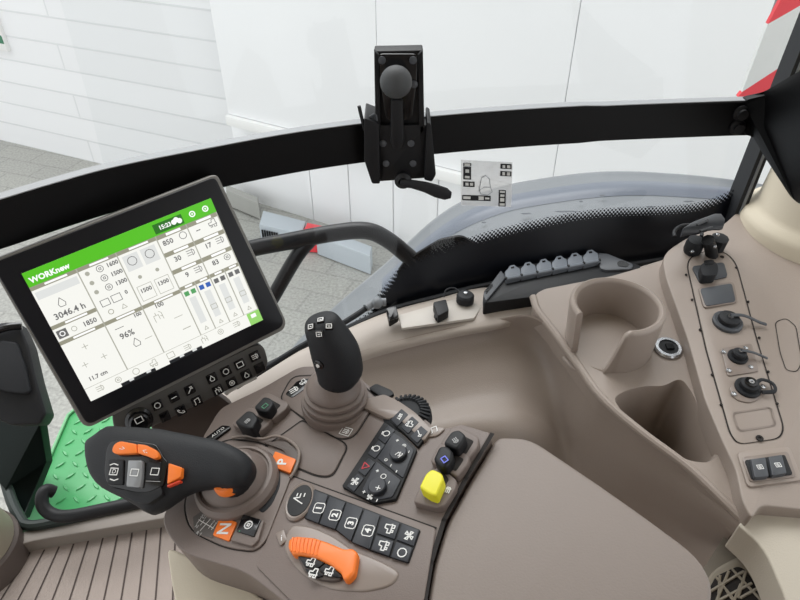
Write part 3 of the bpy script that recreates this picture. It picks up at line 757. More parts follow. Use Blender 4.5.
# ---------------------------------------------------------------- sill
sr0 = [Z(145, 438, .472), Z(200, 407, .502), Z(255, 373, .532), Z(325, 339, .557), Z(385, 313, .572), Z(440, 298, .582), Z(480, 288, .587), Z(540, 286, .590), Z(600, 279, .595), Z(672, 258, .60), Z(745, 250, .60)]
sr1 = [Z(152, 454, .474), Z(215, 417, .503), Z(290, 384, .535), Z(361, 355, .556), Z(413, 340, .571), Z(457, 330, .579), Z(500, 322, .586), Z(545, 310, .590), Z(610, 300, .595), Z(680, 290, .598), Z(750, 290, .60)]
def fsill(mb):
    mid = [a.lerp(b, .5)+V((0, 0, .005)) for a, b in zip(sr0, sr1)]
    lowr = [p+V((0, -.002, -.012)) for p in sr1]
    low0 = [p+V((0, .004, -.03)) for p in sr0]
    gridmesh(mb, catgrid([low0, sr0, mid, sr1, lowr], 5, 3), SILL)
one(fsill, 'trim_3', kind='structure', ang=70)
# metal ledge with things on it
def fled(mb): plate(mb, Pl(Z(440, 310, .590), (0, 0, 1)), [(398, 315), (482, 291), (482, 306), (474, 318), (402, 328)], 0, mat('grey_beige_ledge', (186, 180, 172), .45), -.004, .001)
tag(one(fled, 'ledge_plate'), 'flat grey metal ledge plate on the sill left of the connector strip', 'plate')
def fsq(mb):
    pl = Pl(Z(440, 310, .592), (0, 0, 1))
    plate(mb, pl, [(433, 302), (446, 299), (449, 310), (438, 316)], .014, BLACK, 0, .002, 1.5); plate(mb, pl, [(434, 314), (440, 313), (441, 317), (436, 318)], .006, BLACK, 0, .001)
tag(one(fsq, 'square_clip'), 'small square black plastic clip on the sill ledge', 'clip')
pl = Pl(Z(464, 300, .592), (0, 0, 1)); t = empty('sill_knob', pl.at(465, 300), 'round black knob with a silver screw, beside the connector strip on the sill', 'knob')
one(lambda mb: mb.lathe([(.0135, 0), (.0135, .010), (.011, .013), (.004, .0145), (0, .0145)], pl.fr(465, 301, 1, 0), BLACKR, 24), 'knob_body', t)
one(lambda mb: mb.lathe([(.0035, .0145), (.003, .017), (0, .0175)], pl.fr(465, 301, 1, 0), SILVER, 14), 'screw', t)
one(lambda mb: mb.tube([pl.at(444, 297, .006), pl.at(446, 290, .012), pl.at(454, 288, .012), pl.at(461, 293, .01)], .0012, BLACKR, 6, 4), 'thin_cable', t)

# connector strip (six hinged caps)
pcs = Pl(Z(555, 285, .60), (0, -.05, 1))
t = empty('connector_strip', pcs.at(555, 285), 'long dark grey connector strip with six hinged caps on the window sill', 'connector strip')
one(lambda mb: plate(mb, pcs, [(484, 303), (484, 290), (504, 272), (508, 268), (596, 252), (604, 253), (640, 265), (642, 272), (600, 285), (600, 288)], .014, BLACK, -.012, .002, 2), 'strip_body', t)
one(lambda mb: plate(mb, pcs, [(483, 294), (501, 270), (506, 277), (486, 301)], .018, DKGREY, .002, .002, 2), 'end_cheek', t, 'sloped grey end piece with dark slot')
one(lambda mb: plate(mb, pcs, [(598, 253), (607, 253), (634, 264), (632, 269), (606, 270), (600, 268)], .018, DKGREY, .002, .002, 2), 'end_cheek', t)
one(lambda mb: plate(mb, pcs, [(617, 262), (622, 260), (630, 264), (627, 267), (618, 266)], .0186, BLKGL, .018, 0, 2), 'slot', t)
one(lambda mb: plate(mb, pcs, [(485, 290), (492, 283), (493, 286), (486, 294)], .0186, BLKGL, .018, 0, 1), 'slot', t)
for i in range(6):
    x = 505+i*15.6; y = 271.5-i*3.05
    o_ = one(lambda mb: (plate(mb, pcs, [(x, y), (x+3, y-3), (x+4.5, y-6), (x+9.5, y-7), (x+11.5, y-5), (x+14.8, y-3.2), (x+16.2, y+5), (x+1.2, y+8.5)], .022, MIDGREY if 0 else mat('cap_grey', (104, 110, 118), .5) if i == 0 else MATS['cap_grey'], .008, .0015, 1),
                         plate(mb, pcs, [(x+5.8, y-4.6), (x+9, y-5.2), (x+9.4, y-3.6), (x+6.2, y-3)], .0224, BLKGL, .022, 0)), 'hinged_cap', t)
    one(lambda mb: mb.tube([pcs.at(x+1.5, y+8, .02), pcs.at(x+15.8, y+5, .02)], .0035, MATS['cap_grey'], 8, 1), 'hinge_barrel', o_)
for i in range(7):
    x = 505+i*15.6; y = 271.5-i*3.05
    one(lambda mb: mb.lathe([(.0024, 0), (.0022, .003), (0, .003)], pcs.fr(x+.8, y+7.5, 1, 0, .021), BLKGL, 8), 'pin', t)

# rod with silver ferrules lying along the gasket
t = empty('gas_strut', Z(300, 350, .56), 'thin black rod with silver end running along the window bottom edge', 'rod')
SP = lambda x, y, z: Z(x, y, z)
one(lambda mb: mb.tube([SP(236, 387, .565), SP(300, 347, .59), SP(345, 322, .605), SP(374, 303, .61)], .0042, BLACKR, 10, 3), 'rod', t)
one(lambda mb: mb.tube([SP(225, 393, .56), SP(232, 388, .565), SP(256, 376, .575)], .0045, mat('satin_silver', (200, 200, 198), .4, .6), 12, 3), 'rod_tip', t, 'silver tapered tip')
one(lambda mb: (mb.tube([SP(366, 308, .612), SP(374, 303, .614), SP(386, 302, .614)], .006, MIDGREY, 12, 3), mb.sphere(SP(377, 303, .616), .0085, MIDGREY, 16)), 'rod_knuckle', t, 'grey knuckle joint')
one(lambda mb: plate(mb, Pl(SP(391, 313, .59), (0, -.2, 1)), [(386, 308), (396, 305), (399, 316), (389, 322)], .012, BLKGL, 0, .002, 2), 'rod_clamp', t)

# ================================================================ ARMREST CONSOLE
PC = Pl(Z(350, 480, .66), (-.235, -.03, 1))
HC = -.105
t = empty('armrest_console', PC.at(300, 480, -.1), 'dark taupe armrest control console with button groups, in front of the seat armrest', 'console')
TC = t
body = [(158, 528, 14), (168, 500, 14), (196, 468, 8), (202, 438, 6), (220, 410, 8), (262, 388, 8), (300, 366, 8), (345, 366, 8), (372, 388, 6), (404, 396, 4), (442, 424, 4), (462, 420, 5), (500, 432, 8), (500, 560, 8), (450, 690, 8), (330, 650, 8), (246, 585, 12), (176, 558, 16)]
body = [(160, 522, 16), (172, 497, 14), (196, 466, 8), (202, 438, 6), (220, 408, 8), (262, 388, 8), (300, 366, 8), (345, 366, 8), (385, 398, 6), (404, 400, 4), (438, 430, 4), (462, 424, 5), (491, 433, 3), (465, 477), (443, 519), (430, 561), (423, 604), (422, 700), (340, 645, 8), (246, 572, 14), (180, 552, 18)]
one(lambda mb: plate(mb, PC, body, 0, TAUPE, -.055, .011, 6, 5), 'housing', t, ang=60)
one(lambda mb: plate(mb, PC.off(-.05), [(166, 546, 10), (200, 560), (240, 584), (330, 640), (340, 760), (230, 760), (190, 660), (172, 590)], 0, BEIGE, -.3, .012, 12, 3), 'lower_shell', t, 'pale beige lower shell', ang=60)
B = PC
def C(name, fn, par=None, label=None, **kw): return one(fn, name, par or t, label, **kw)
# front module around the drive lever
modp = [(184, 505, 10), (196, 470, 8), (206, 448, 6), (232, 440, 6), (262, 444, 8), (292, 462, 8), (292, 474), (266, 540, 6), (255, 551, 8), (225, 547, 12), (190, 530, 14)]
C('lever_module', lambda mb: (plate(mb, B, modp, .0025, TAUPE, 0, .001, 8, 2), seam(mb, B, [(x+(x-240)*.012, y+(y-500)*.02, r_) for x, y, r_ in [(p[0], p[1], p[2] if len(p) > 2 else 6) for p in modp]], .0004, .0018, 8)))
f_ = B.fr(238, 484, 10, 3, .0025)
C('lever_ring', lambda mb: mb.lathe([(.046, 0), (.0455, .006), (.042, .011), (.039, .0115), (.038, .009), (.036, .010), (.033, .018), (.026, .026), (.018, .028), (0, .028)], f_, TAUPE, 48, 1, .95), None, None, ang=25)
# gear pattern label, N tile, lock key, P tile
def fgear(mb):
    plate(mb, B, [(193, 517), (202, 511), (219, 518), (212, 538), (194, 532)], .0032, mat('grey_decal', (96, 92, 90), .6), .0025, 0)
    f2 = B.fr(206, 524, 10, 4.2, .0034)
    mb.line([f2.p(-.011, .001), f2.p(.011, -.001)], .0008, f2.n, WHITE); mb.line([f2.p(.001, .008), f2.p(-.001, -.008)], .0008, f2.n, WHITE)
    for x in (-.010, -.005, .006, .010): mb.line([f2.p(x, .003), f2.p(x, -.003)], .0007, f2.n, WHITE)
    for x, y, s_ in ((-.008, .0055, '321'), (.008, .0055, '3 2'), (-.008, -.0055, 'N'), (0.0, -.011, 'R 1')): mb.text(s_, B.fr(206, 524, 10, 4.2, .0034) if 0 else Fr(f2.p(x, y), f2.x, f2.y, f2.n), .005, WHITE)
C('gear_pattern_label', fgear, None, 'grey decal with white gear pattern')
def tile(name, pts, m, s_, ang_, par=None, h0=.0025, h1=.0045, sz=.016, label=None, tm=WHITE):
    cx = sum(p[0] for p in pts)/4; cy = sum(p[1] for p in pts)/4
    def f(mb):
        plate(mb, B, pts, h1, m, h0, .0006, 1.5)
        if s_: mb.text(s_, B.fr(cx, cy, math.cos(ang_)*10, math.sin(ang_)*10, h1+.0003), sz, tm, bold=.0004)
    return C(name, f, par, label)
tile('neutral_indicator', [(220, 516.5), (237, 522), (229, 541), (212.5, 535)], ORANGE, 'N', -1.2, label='orange tile with a white N', sz=.017)
tile('park_indicator', [(275, 451), (296, 459), (290, 473), (269, 465)], ORANGE, 'P', -1.2, h1=.006, label='orange tile with a white P', sz=.015)
o_ = C('key_block', lambda mb: plate(mb, B, [(243, 514), (264, 520), (258, 540), (252, 546), (230, 540)], .006, TAUPE, .002, .0015, 2), None)
one(lambda mb: (plate(mb, B, [(243, 514), (261, 519.5), (254, 536.5), (236, 531)], .0075, BLKGL, .006, .0005, 1), icon(mb, B.fr(248.5, 525, 10, 3.5, .0078), 'knob', .010, WHITE), mb.ring(B.fr(239.5, 531, 1, 0, .0077), 0.0001, .0009, 0, GREENP, 10)), 'key_button', o_, 'black button with white symbol')
# shade of the gap beside the lever ring, laid in as a black plate
C('lever_gap_shade', lambda mb: plate(mb, B, [(262, 450), (271, 452), (280, 470), (280, 486), (272, 504), (262, 514), (256, 506)], .0032, BLACKR, .0015, .0008, 5))
C('park_recess', lambda mb: (plate(mb, B, [(262, 442), (286, 441), (299, 452), (298, 468), (292, 471), (284, 450)], .0042, TAUPE_D, .0015, .0006, 4), mb.tube([B.at(x, y, .0045) for x, y in ((232, 438), (246, 436), (262, 439), (276, 436), (290, 441), (299, 452), (296, 468), (290, 478))], .0016, TAUPE_L, 8, 4)))
# joystick base panel and hatch
C('joystick_panel', lambda mb: (seam(mb, B, [(279, 400), (292, 376), (350, 374), (379, 399, 3), (354, 438, 9), (338, 440, 9), (302, 418, 4)], .0004, .0016, 8), plate(mb, B, [(280, 401), (293, 377), (349, 375), (377, 399, 3), (353, 436.5, 9), (338, 438.5, 9), (303, 417, 4)], .0016, TAUPE, 0, .0008, 8),
    icon(mb, B.fr(346, 431.5, 10, 3, .002), 'square', .012, WHITE, w=.0008), icon(mb, B.fr(346, 431.5, 10, 3, .002), 'bars', .007, WHITE, w=.001)))
C('storage_hatch', lambda mb: (seam(mb, B, [(263, 448, 2), (302, 420, 3), (349, 445, 8), (333, 477, 8), (318, 477, 8), (294, 467, 3)], .0004, .0016, 6), plate(mb, B, [(265, 448.5, 2), (302, 421.5, 3), (347.5, 445.5, 8), (332, 475.5, 8), (318, 475.5, 8), (295, 466, 3)], .0014, TAUPE, 0, .0008, 6)), None, 'smooth rounded hatch lid')
# small icon plate behind the joystick
C('hitch_label', lambda mb: (plate(mb, B, [(285, 394, 2), (297, 381, 2), (309, 378, 2), (306, 388, 3), (292, 398, 3)], .0022, BLKGL, 0, .0005, 2), icon(mb, B.fr(294, 390, 10, -6, .0026), 'bars', .010, WHITE, w=.0012), icon(mb, B.fr(303, 382, 10, -6, .0026), 'tractor', .008, WHITE, w=.0009)), None, 'black label with white implement symbols')
C('auto_label', lambda mb: (plate(mb, B, [(205, 438), (222, 425), (230, 426), (230, 428), (212, 441), (206, 441)], .003, BLKGL, 0, .0005, 2), mb.text('AUTO', B.fr(218, 432, 10, -7.5, .0033), .0055, WHITE, sx=1.1)), None, 'black label with white lettering')

# light and climate button block
def blk(pts, h=.004): return lambda mb: plate(mb, B, pts, h, BLACK, 0, .001, 2)
upper = [(399, 405.5), (414, 416), (430, 431), (418, 447), (403, 432), (388.5, 420.5)]
lower = [(384, 421.5), (401, 433), (417, 449), (396, 499), (374, 503), (356, 494), (341.5, 486)]
o_ = C('upper_button_group', blk(upper), None, 'black group of three buttons')
for i, (x, y, s_) in enumerate(((399.5, 416.5, 'SET'), (410, 424, None), (419, 433.5, None))):
    one(lambda mb: (plate(mb, B, [(x+2, y-8), (x+9, y-2), (x-2, y+9.5), (x-9, y+3)], .0052, DKBTN, .004, .0006, 1), mb.text('SET', B.fr(x, y, -5, 8, .0055), .0052, WHITE, bold=.0002) if s_ else icon(mb, B.fr(x, y, -5, 8, .0055), 'tractor' if i == 1 else 'wrench', .0075, WHITE)), 'button', o_)
o_ = C('lower_button_group', blk(lower), None, 'black group of lamp and audio buttons with two dials')
for (x, y, ic, m) in ((386, 433.5, 'bulb', WHITE), (376, 448.5, 'bulb', WHITE), (366, 466, 'tri', REDP), (355, 481.5, 'fan', WHITE)):
    one(lambda mb: (plate(mb, B, [(x+2.5, y-8.5), (x+9, y-3.5), (x-1, y+10), (x-8.5, y+4.5)], .0052, DKBTN, .004, .0006, 1), icon(mb, B.fr(x, y, -4, 9, .0055), ic, .0085, m, w=.001)), 'button', o_)
one(lambda mb: plate(mb, B, [(393, 432), (402, 438), (414, 450), (403, 478), (377, 458)], .0052, DKBTN, .004, .0006, 2), 'dial_plate', o_)
one(lambda mb: plate(mb, B, [(376, 461), (401, 480), (392, 497), (376, 500), (362, 490)], .0052, DKBTN, .004, .0006, 2), 'dial_plate', o_)
for x, y, ic in ((399, 454.5, 'fork'), (378, 488, 'plus')):
    one(lambda mb: (mb.lathe([(.0098, 0), (.0098, .0005)], B.fr(x, y, 1, 0, .0052), GAP, 28), mb.lathe([(.0088, 0), (.0088, .004), (.008, .005), (0, .005)], B.fr(x, y, 1, 0, .0052), DKBTN, 28), icon(mb, B.fr(x, y, -4 if ic == 'plus' else 8, 9, .0105), ic, .006, WHITE, w=.0009)), 'dial', o_)
def marks(mb):
    for x, y, ic, s_ in ((397.5, 440.5, 'plus', .0035), (404, 446, 'knob', .005), (409, 452, 'minus', .003), (386, 460, 'circle', .003), (391, 465.5, 'minus', .003), (396.5, 471.5, 'minus', .003), (377.5, 471, 'plus', .0035), (383.5, 476.5, 'circle', .006), (389, 482.5, 'minus', .003), (364, 492, 'plus', .0035), (370, 497, 'fan', .006), (377, 500.5, 'minus', .003)):
        icon(mb, B.fr(x, y, -4, 9, .0056), ic, s_, WHITE, w=.0009)
one(marks, 'printed_symbols', o_)
# scroll wheel
f_ = B.fr(405, 414, 10, 4)
o_ = C('thumb_wheel', lambda mb: mb.lathe([(.0, -.016), (.024, -.016), (.0275, -.012), (.028, -.006), (.026, -.001), (.019, .003), (.0, .003)], f_, BLACKR, 64), None, 'ribbed black thumb wheel')
def ribs(mb):
    for i in range(32):
        a = 2*math.pi*i/32; d_ = f_.x*math.cos(a)+f_.y*math.sin(a); s2 = -f_.x*math.sin(a)+f_.y*math.cos(a)
        if d_.dot(B.at(428, 392)-f_.o) < .012: continue
        nn = (d_*.55+f_.n).normalized(); al = s2.cross(nn)
        ff = Fr(f_.o+d_*.0225+f_.n*.0012, s2, al, nn); mb.box(ff, -.0014, .0014, -.006, .0055, -.001, .0018, BLACKR, .0006)
one(ribs, 'wheel_ribs', o_)
C('wheel_cover', lambda mb: plate(mb, B, [(352, 402), (384, 394), (399, 401), (415, 412), (432, 429), (424, 441), (396, 416), (388, 419), (380, 415)], .0048, TAUPE_L, 0, .001, 3), None)
C('wheel_side_slot', lambda mb: (plate(mb, B, [(368, 388), (376, 383), (392, 390), (394, 394), (384, 399)], .004, BLACK, 0, .001, 3)), None, 'black latch beside the thumb wheel')
C('side_tab', lambda mb: (plate(mb, B, [(420, 428), (432, 424), (446, 428), (437, 436), (426, 437)], .002, TAUPE_L, -.004, .001, 4), icon(mb, B.fr(434, 430, 10, -3, .0024), 'note', .008, WHITE, w=.0009)), None, 'tab with white symbol')

# numbered function keys
def poly(name, pts, h, h0, m, par, label=None, r=2, bev=.0006): return one(lambda mb: plate(mb, B, pts, h, m, h0, bev, r), name, par, label)
keyp = [(276, 482, 8), (292, 481, 4), (314, 488), (430, 531), (433, 535), (424, 578, 6), (400, 600), (320, 640), (262, 590), (253, 565)]
C('function_key_plate', lambda mb: (plate(mb, B, [(292, 476), (436, 528), (424, 600), (400, 640), (330, 640), (256, 566)], .002, TAUPE, 0, .001, 4), seam(mb, B, [(292, 476), (436, 528)], .001, .0018, closed=False)))
o_ = C('function_key_group', lambda mb: plate(mb, B, [(313, 488), (420.5, 529.5), (408.5, 563), (372, 551), (352, 542), (336, 530), (312, 521), (304, 518)], .0038, BLACK, .002, .0008, 2), None, 'dark panel of numbered keys')
def key(pts, s_, ic=None, c_=None):
    cx, cy = c_ or (sum(p[0] for p in pts)/4, sum(p[1] for p in pts)/4)
    def f(mb):
        plate(mb, B, pts, .0052, DKBTN, .0038, .0006, 1)
        f2 = B.fr(cx, cy, -3.5, 9.4, .0056)
        f2 = Fr(f2.o, f2.x*-1, f2.y*-1, f2.n)
        if s_:
            icon(mb, f2, 'key', .0105, WHITE, w=.0009, h=0); mb.text(s_, f2, .0082, WHITE, bold=.0004)
        else: icon(mb, f2, ic, .009, WHITE, w=.0011, h=0)
    return one(f, 'function_key', o_, ('key marked '+s_) if s_ else None)
key([(313.5, 489.5), (328, 495), (318, 523), (306, 518)], '1', c_=(319, 508))
key([(329.5, 496), (345.5, 502), (335, 529), (319.5, 523.5)], '2', c_=(335, 515))
key([(347, 502.5), (363, 508.5), (350.5, 541), (336.5, 529.5)], '3', c_=(351, 523))
key([(364.5, 509), (380, 515), (369.5, 549), (352, 542)], '4', c_=(368, 530.5))
key([(382, 516), (400, 523), (394.5, 539), (376.5, 533)], None, 'tractor', (389.5, 528.5))
key([(402, 523.5), (419, 530), (413.5, 546), (396.5, 539.5)], None, 'fan', (409, 535.5))
key([(376, 535), (393.5, 541), (389, 556), (371, 549.5)], None, 'tractor', (383.5, 545.5))
key([(396, 541.5), (412.5, 547.5), (407.5, 562), (391, 557)], None, 'circle', (402, 552.5))
f_ = B.fr(300.5, 502, 4, -11, .002)
o_ = C('steering_button', lambda mb: (mb.lathe([(.0215, 0), (.0215, .002), (.0195, .0035), (.0175, .003)], f_, TAUPE_L, 40, 1, .68), mb.lathe([(.0178, .001), (.017, .0035), (0, .0042)], f_, BLACK, 40, 1, .68), icon(mb, Fr(f_.p(.001, 0, .0044), f_.x, f_.y, f_.n), 'steer', .012, WHITE, w=.0012)), None, 'oval black button with a white arrow symbol')

# orange throttle in its scooped recess
sc = [(284, 536), (292, 524, 6), (312, 526, 8), (334, 536, 8), (352, 549, 8), (380, 560, 10), (402, 572, 12), (392, 586, 10), (366, 592, 8), (330, 590, 12), (300, 574, 12), (284, 552, 8)]
C('throttle_recess', lambda mb: plate(mb, B, sc, .0035, TAUPE_L, .001, .0022, 6, 4), None, 'glossy raised surround of the throttle')
C('lamp_label', lambda mb: (plate(mb, B, [(275, 533), (284, 529), (287, 540), (280, 546)], .004, TAUPE_L, .002, .001, 2), mb.text('i', B.fr(281.5, 538, 8, -2, .0044), .009, WHITE)), None)
wheelc = (322, 565)
def arc_out():
    o1 = [(287.5, 547), (288.5, 539), (295, 535.5), (313.5, 537), (328.5, 542), (344, 548.6), (352, 547.5), (357.5, 552), (356, 562), (354, 573), (347.5, 580), (343, 579)]
    i1 = [(340.5, 572), (330.5, 564.5), (317, 557.5), (302.5, 554.5), (292, 554)]
    return o1+i1
t_or = C('throttle_lever', lambda mb: (plate(mb, B, arc_out(), .012, ORANGE, .001, .0030, 2.5, 4)), None, 'bright orange ribbed throttle lever', ang=50)
def oribs(mb):
    for i in range(8):
        k_ = i/7; a = (293+k_*27, 537.5+k_*3.5-math.sin(k_*3)*1.2); b = (291.5+k_*25, 551+k_*4)
        mb.tube([B.at(*a, .0121), B.at((a[0]+b[0])/2-.6, (a[1]+b[1])/2, .0123), B.at(*b, .0119)], .0009, ORANGE, 6, 1)
one(oribs, 'grip_ribs', t_or)
o_ = C('speed_button_cluster', lambda mb: plate(mb, B, [(295, 552), (312, 553), (328, 558), (341, 570), (342, 579), (332, 581), (318, 579), (304, 571)], .007, TAUPE_D, .002, .001, 4), None)
for pts, c_ in (([(298, 556), (312, 558), (325, 562), (318, 568), (305, 566.5)], (311, 562)), ([(326, 563), (334, 568), (341, 577.5), (325, 575), (319, 569)], (329.5, 571)), ([(304.5, 568.5), (317, 569.5), (323.5, 575.5), (317, 577.5), (309, 574)], (313.5, 573))):
    one(lambda mb: (plate(mb, B, pts, .009, BLACK, .007, .0008, 1.5), icon(mb, B.fr(c_[0], c_[1], 10, 2, .0093), 'tractor', .008, WHITE, w=.0011)), 'speed_button', o_)

# ---------------------------------------------------------------- hydraulic paddle levers
def paddle(label, frame_pts, well_pts, head, m, sym, symm):
    r = empty('hydraulic_lever', cen(B, frame_pts), label, 'lever')
    one(lambda mb: plate(mb, B, frame_pts, .009, TAUPE, .0, .0016, 3, 3), 'surround', r)
    one(lambda mb: plate(mb, B, well_pts, .0094, GAP, .009, .0002, 2), 'slot', r)  # flat dark plate painted as the shade inside the lever pocket
    one(lambda mb: plate(mb, B.off(.006), head, .016, m, -.004, .0045, 3, 4), 'lever_head', r, ang=50)
    x, y, h, dx, dy, k_ = sym
    one(lambda mb: icon(mb, B.fr(x, y, dx, dy, h), k_, .006, symm, w=.0011), 'symbol', r)
    return r
paddle('black hydraulic lever with a grey symbol, topmost of three beside the armrest', [(440, 444), (451, 427), (459, 426), (479, 437), (478, 447), (468, 459)], [(452, 440), (460, 434), (474, 441), (466, 454), (456, 449)],
       [(443, 443), (451, 431), (459, 429), (466, 435), (463, 442), (457, 449)], BLACK, (455.5, 440.5, .0226, 7, 9, 'bars'), GREYP)
paddle('black hydraulic lever with a blue symbol, between the grey symbol lever and the yellow one', [(430, 461), (439, 444), (448, 443), (470, 455), (468, 464), (457, 477)], [(440, 456), (450, 451), (464, 459), (456, 471), (444, 466)],
       [(433, 459), (439, 446), (447, 445), (453, 451), (452, 459), (446, 467), (440, 466)], BLACK, (444.5, 459.5, .0226, 7, 9, 'square'), BLUEP)
paddle('bright yellow power take off lever beside the armrest', [(413, 502), (419, 488), (431, 470), (440, 466), (457, 480), (456, 488), (445, 505), (438, 508)], [(432, 476), (443, 472), (449, 479), (439, 497), (432, 490)],
       [(419, 487), (426, 473), (432, 468.5), (442, 473), (443.5, 479), (436, 496), (428, 493)], YELLOW, (448, 490, .0097, 4, -9, 'bars'), WHITE)
paddle('black hydraulic lever with a green symbol, beside the joystick base', [(250, 407), (264, 393), (270, 393), (289, 403), (286, 409), (272, 420)], [(262, 404), (270, 399), (281, 405), (271, 415)],
       [(253, 407), (263.5, 396), (270, 397), (274, 403), (268, 412), (261, 411)], BLACK, (265, 406, .0226, 7, -6, 'square'), GREENP)
paddle('black hydraulic lever with a faint grey symbol, beside the black AUTO label', [(231, 424), (247, 408), (254, 407), (272, 418), (268, 425), (254, 436)], [(244, 419), (252, 413), (264, 420), (252, 431)],
       [(234, 422), (247, 410), (253, 411), (258, 418), (252, 429), (244, 427)], BLACK, (247.5, 421, .0226, 7, -6, 'bars'), GREYP)

# ---------------------------------------------------------------- joystick
jb = B.fr(336, 404, 10, 0, .0016)
t = empty('joystick', jb.o, 'black joystick with four thumb buttons on a ribbed taupe boot', 'joystick')
up = V((-.03, .0, 1)).normalized()
jf = Fr(jb.o, V((1, 0, 0)), up.cross(V((1, 0, 0))).normalized(), up)
one(lambda mb: mb.lathe([(.038, -.006), (.0385, .005), (.0375, .007), (.0335, .008), (.0335, .0095), (.0365, .0105), (.0365, .0145), (.0355, .0155), (.0315, .0165), (.0315, .018), (.034, .019), (.034, .0225), (.033, .0235), (.029, .0245), (.0285, .026), (.0305, .027), (.030, .030), (.026, .034), (.02, .040), (.016, .042), (0, .042)], jf, TAUPE, 48), 'boot', t, 'ribbed taupe rubber boot', ang=40)
def jgrip(mb):
    rings = []
    yj = jb.o.y
    for x, y, a_, b_, sh in ((338, 388, 15, 15, 0), (338, 384, 21, 17, 0), (340, 377, 25, 21, 0), (339.5, 368, 25.5, 22, 0), (335, 352, 25.5, 21, 0), (330, 340, 23, 20, .001), (325, 330, 20.5, 18, .002), (322, 323, 18.5, 15, .003), (320.5, 318.5, 15, 11, .005), (320, 317, 8, 6, .006)):
        c_ = Y(x, y, yj+sh); s_ = .00102
        rings.append([c_+V((1, 0, 0)).lerp(V((1, 0, .28)), 1).normalized()*a_*s_*math.cos(q_)+V((0, 1, .0))*b_*s_*math.sin(q_)*1.0 for q_ in [2*math.pi*i/28 for i in range(28)]])
    # smooth the rings
    cols = [crom([r_[k_] for r_ in rings], 3) for k_ in range(28)]
    mb.loft([[c_[j] for c_ in cols] for j in range(len(cols[0]))], BLACKR)
grip = one(jgrip, 'grip', t, ang=80)
from mathutils.bvhtree import BVHTree
gm = BVHTree.FromPolygons([v.co.copy() for v in grip.data.vertices], [tuple(p.vertices) for p in grip.data.polygons])
def on_grip(px, py):
    h_, n_, i_, d_ = gm.ray_cast(CAM, ray(px, py).normalized())
    if n_.dot(CAM-h_) < 0: n_ = -n_
    return h_, n_
for x, y in ((321, 319.5), (311.5, 327), (329, 326.5), (319.5, 334)):
    o_, nn = on_grip(x, max(y, 320.5))
    xx = V((1, 0, .1)); xx = (xx-nn*xx.dot(nn)).normalized(); ff = Fr(o_+nn*.0002, xx, nn.cross(xx), nn)
    one(lambda mb: (mb.box(ff, -.004, .004, -.0035, .0035, -.003, .0012, BLKGL, .0006), icon(mb, Fr(ff.p(0, 0, .0014), ff.x, ff.y, ff.n), 'square', .0052, WHITE, w=.0009), mb.line([ff.p(-.001, 0, .0014), ff.p(.001, 0, .0014)], .0009, ff.n, WHITE)), 'thumb_button', t)
o_, nn = on_grip(319, 364.5); xx = V((.7, -.5, 0)); xx = (xx-nn*xx.dot(nn)).normalized(); ff = Fr(o_, xx, nn.cross(xx), nn)
one(lambda mb: (mb.lathe([(.006, -.004), (.006, .001), (.0045, .002), (0, .002)], ff, BLKGL, 20), mb.lathe([(.0022, .002), (.002, .003), (0, .003)], ff, WHITE, 12)), 'side_button', t)

# ---------------------------------------------------------------- drive lever
PLV = Pl(B.at(200, 465, .052), (-.16, -.42, .89))
t = empty('drive_lever', B.at(240, 481, .02), 'large black multifunction drive lever with orange switches, left of the console', 'lever')
secs = [  # upper edge, lower edge in the lever plane, thickness
 ((81, 441), (81.5, 446), .006), ((84, 437), (84, 462), .012), ((92, 432), (88, 476), .016), ((104, 424), (98, 487), .018), ((118, 424.5), (116, 496), .020), ((132, 425), (134, 506), .021),
 ((145, 426), (146, 513), .021), ((158, 427), (161, 506), .021), ((172, 430), (176, 495), .021), ((186, 432.5), (190, 489), .021), ((200, 435.5), (204, 487), .021), ((214, 438), (216, 486), .021), ((228, 443), (227, 487.5), .021), ((240, 450), (237, 487), .019), ((248, 459), (243, 482), .014), ((250, 466), (248, 473), .007)]
def fgrip(mb):
    rings = []
    for a, b, th in secs:
        A = PLV.at(*a); Bq = PLV.at(*b); c_ = (A+Bq)/2; u_ = (A-Bq)/2
        rings.append([c_+u_*(abs(math.cos(q_))**.75)*(1 if math.cos(q_) > 0 else -1)+PLV.n*(th*.9*(abs(math.sin(q_))**.7) if math.sin(q_) > 0 else -th*1.1*(abs(math.sin(q_))**.8)) - PLV.n*.012 for q_ in [2*math.pi*i/32 for i in range(32)]])
    cols = [crom([r_[k_] for r_ in rings], 2) for k_ in range(32)]
    mb.loft([[c_[j] for c_ in cols] for j in range(len(cols[0]))], BLACKR)
one(fgrip, 'lever_grip', t, ang=60)
one(lambda mb: mb.tube([B.at(236, 482, .012), B.at(234, 478, .03), PLV.at(228, 470, -.02)], lambda s_: .020-.003*s_, BLACKR, 20, 4), 'lever_stem', t)
TP = PLV.off(.0068)
def L(name, fn, label=None, par=None): return one(fn, name, par or t, label)
L('switch_panel', lambda mb: plate(mb, TP, [(106, 448, 6), (112, 440, 5), (130, 440), (156, 444), (164, 458), (168, 462), (163, 486, 5), (150, 492), (135, 492), (108, 486, 6), (104, 474)], .0016, BLKGL, -.006, .001, 4, 3), 'glossy black switch field')
L('lower_switch_plate', lambda mb: plate(mb, TP, [(108, 487), (135, 492), (150, 487), (160, 484), (163, 494), (148, 504), (136, 502)], .0012, BLACK, -.008, .001, 3), None)
L('orange_rocker', lambda mb: (plate(mb, TP, [(111.5, 451, 3), (114, 444, 4), (120, 441), (136, 444, 1), (137, 453, 1), (130, 453.5), (115, 454, 4)], .0075, ORANGE, 0, .002, 3, 3), mb.text('->', TP.fr(122, 448.5, 10, 1.5, .0078), .007, WHITE)), 'orange rocker half with a pale symbol')
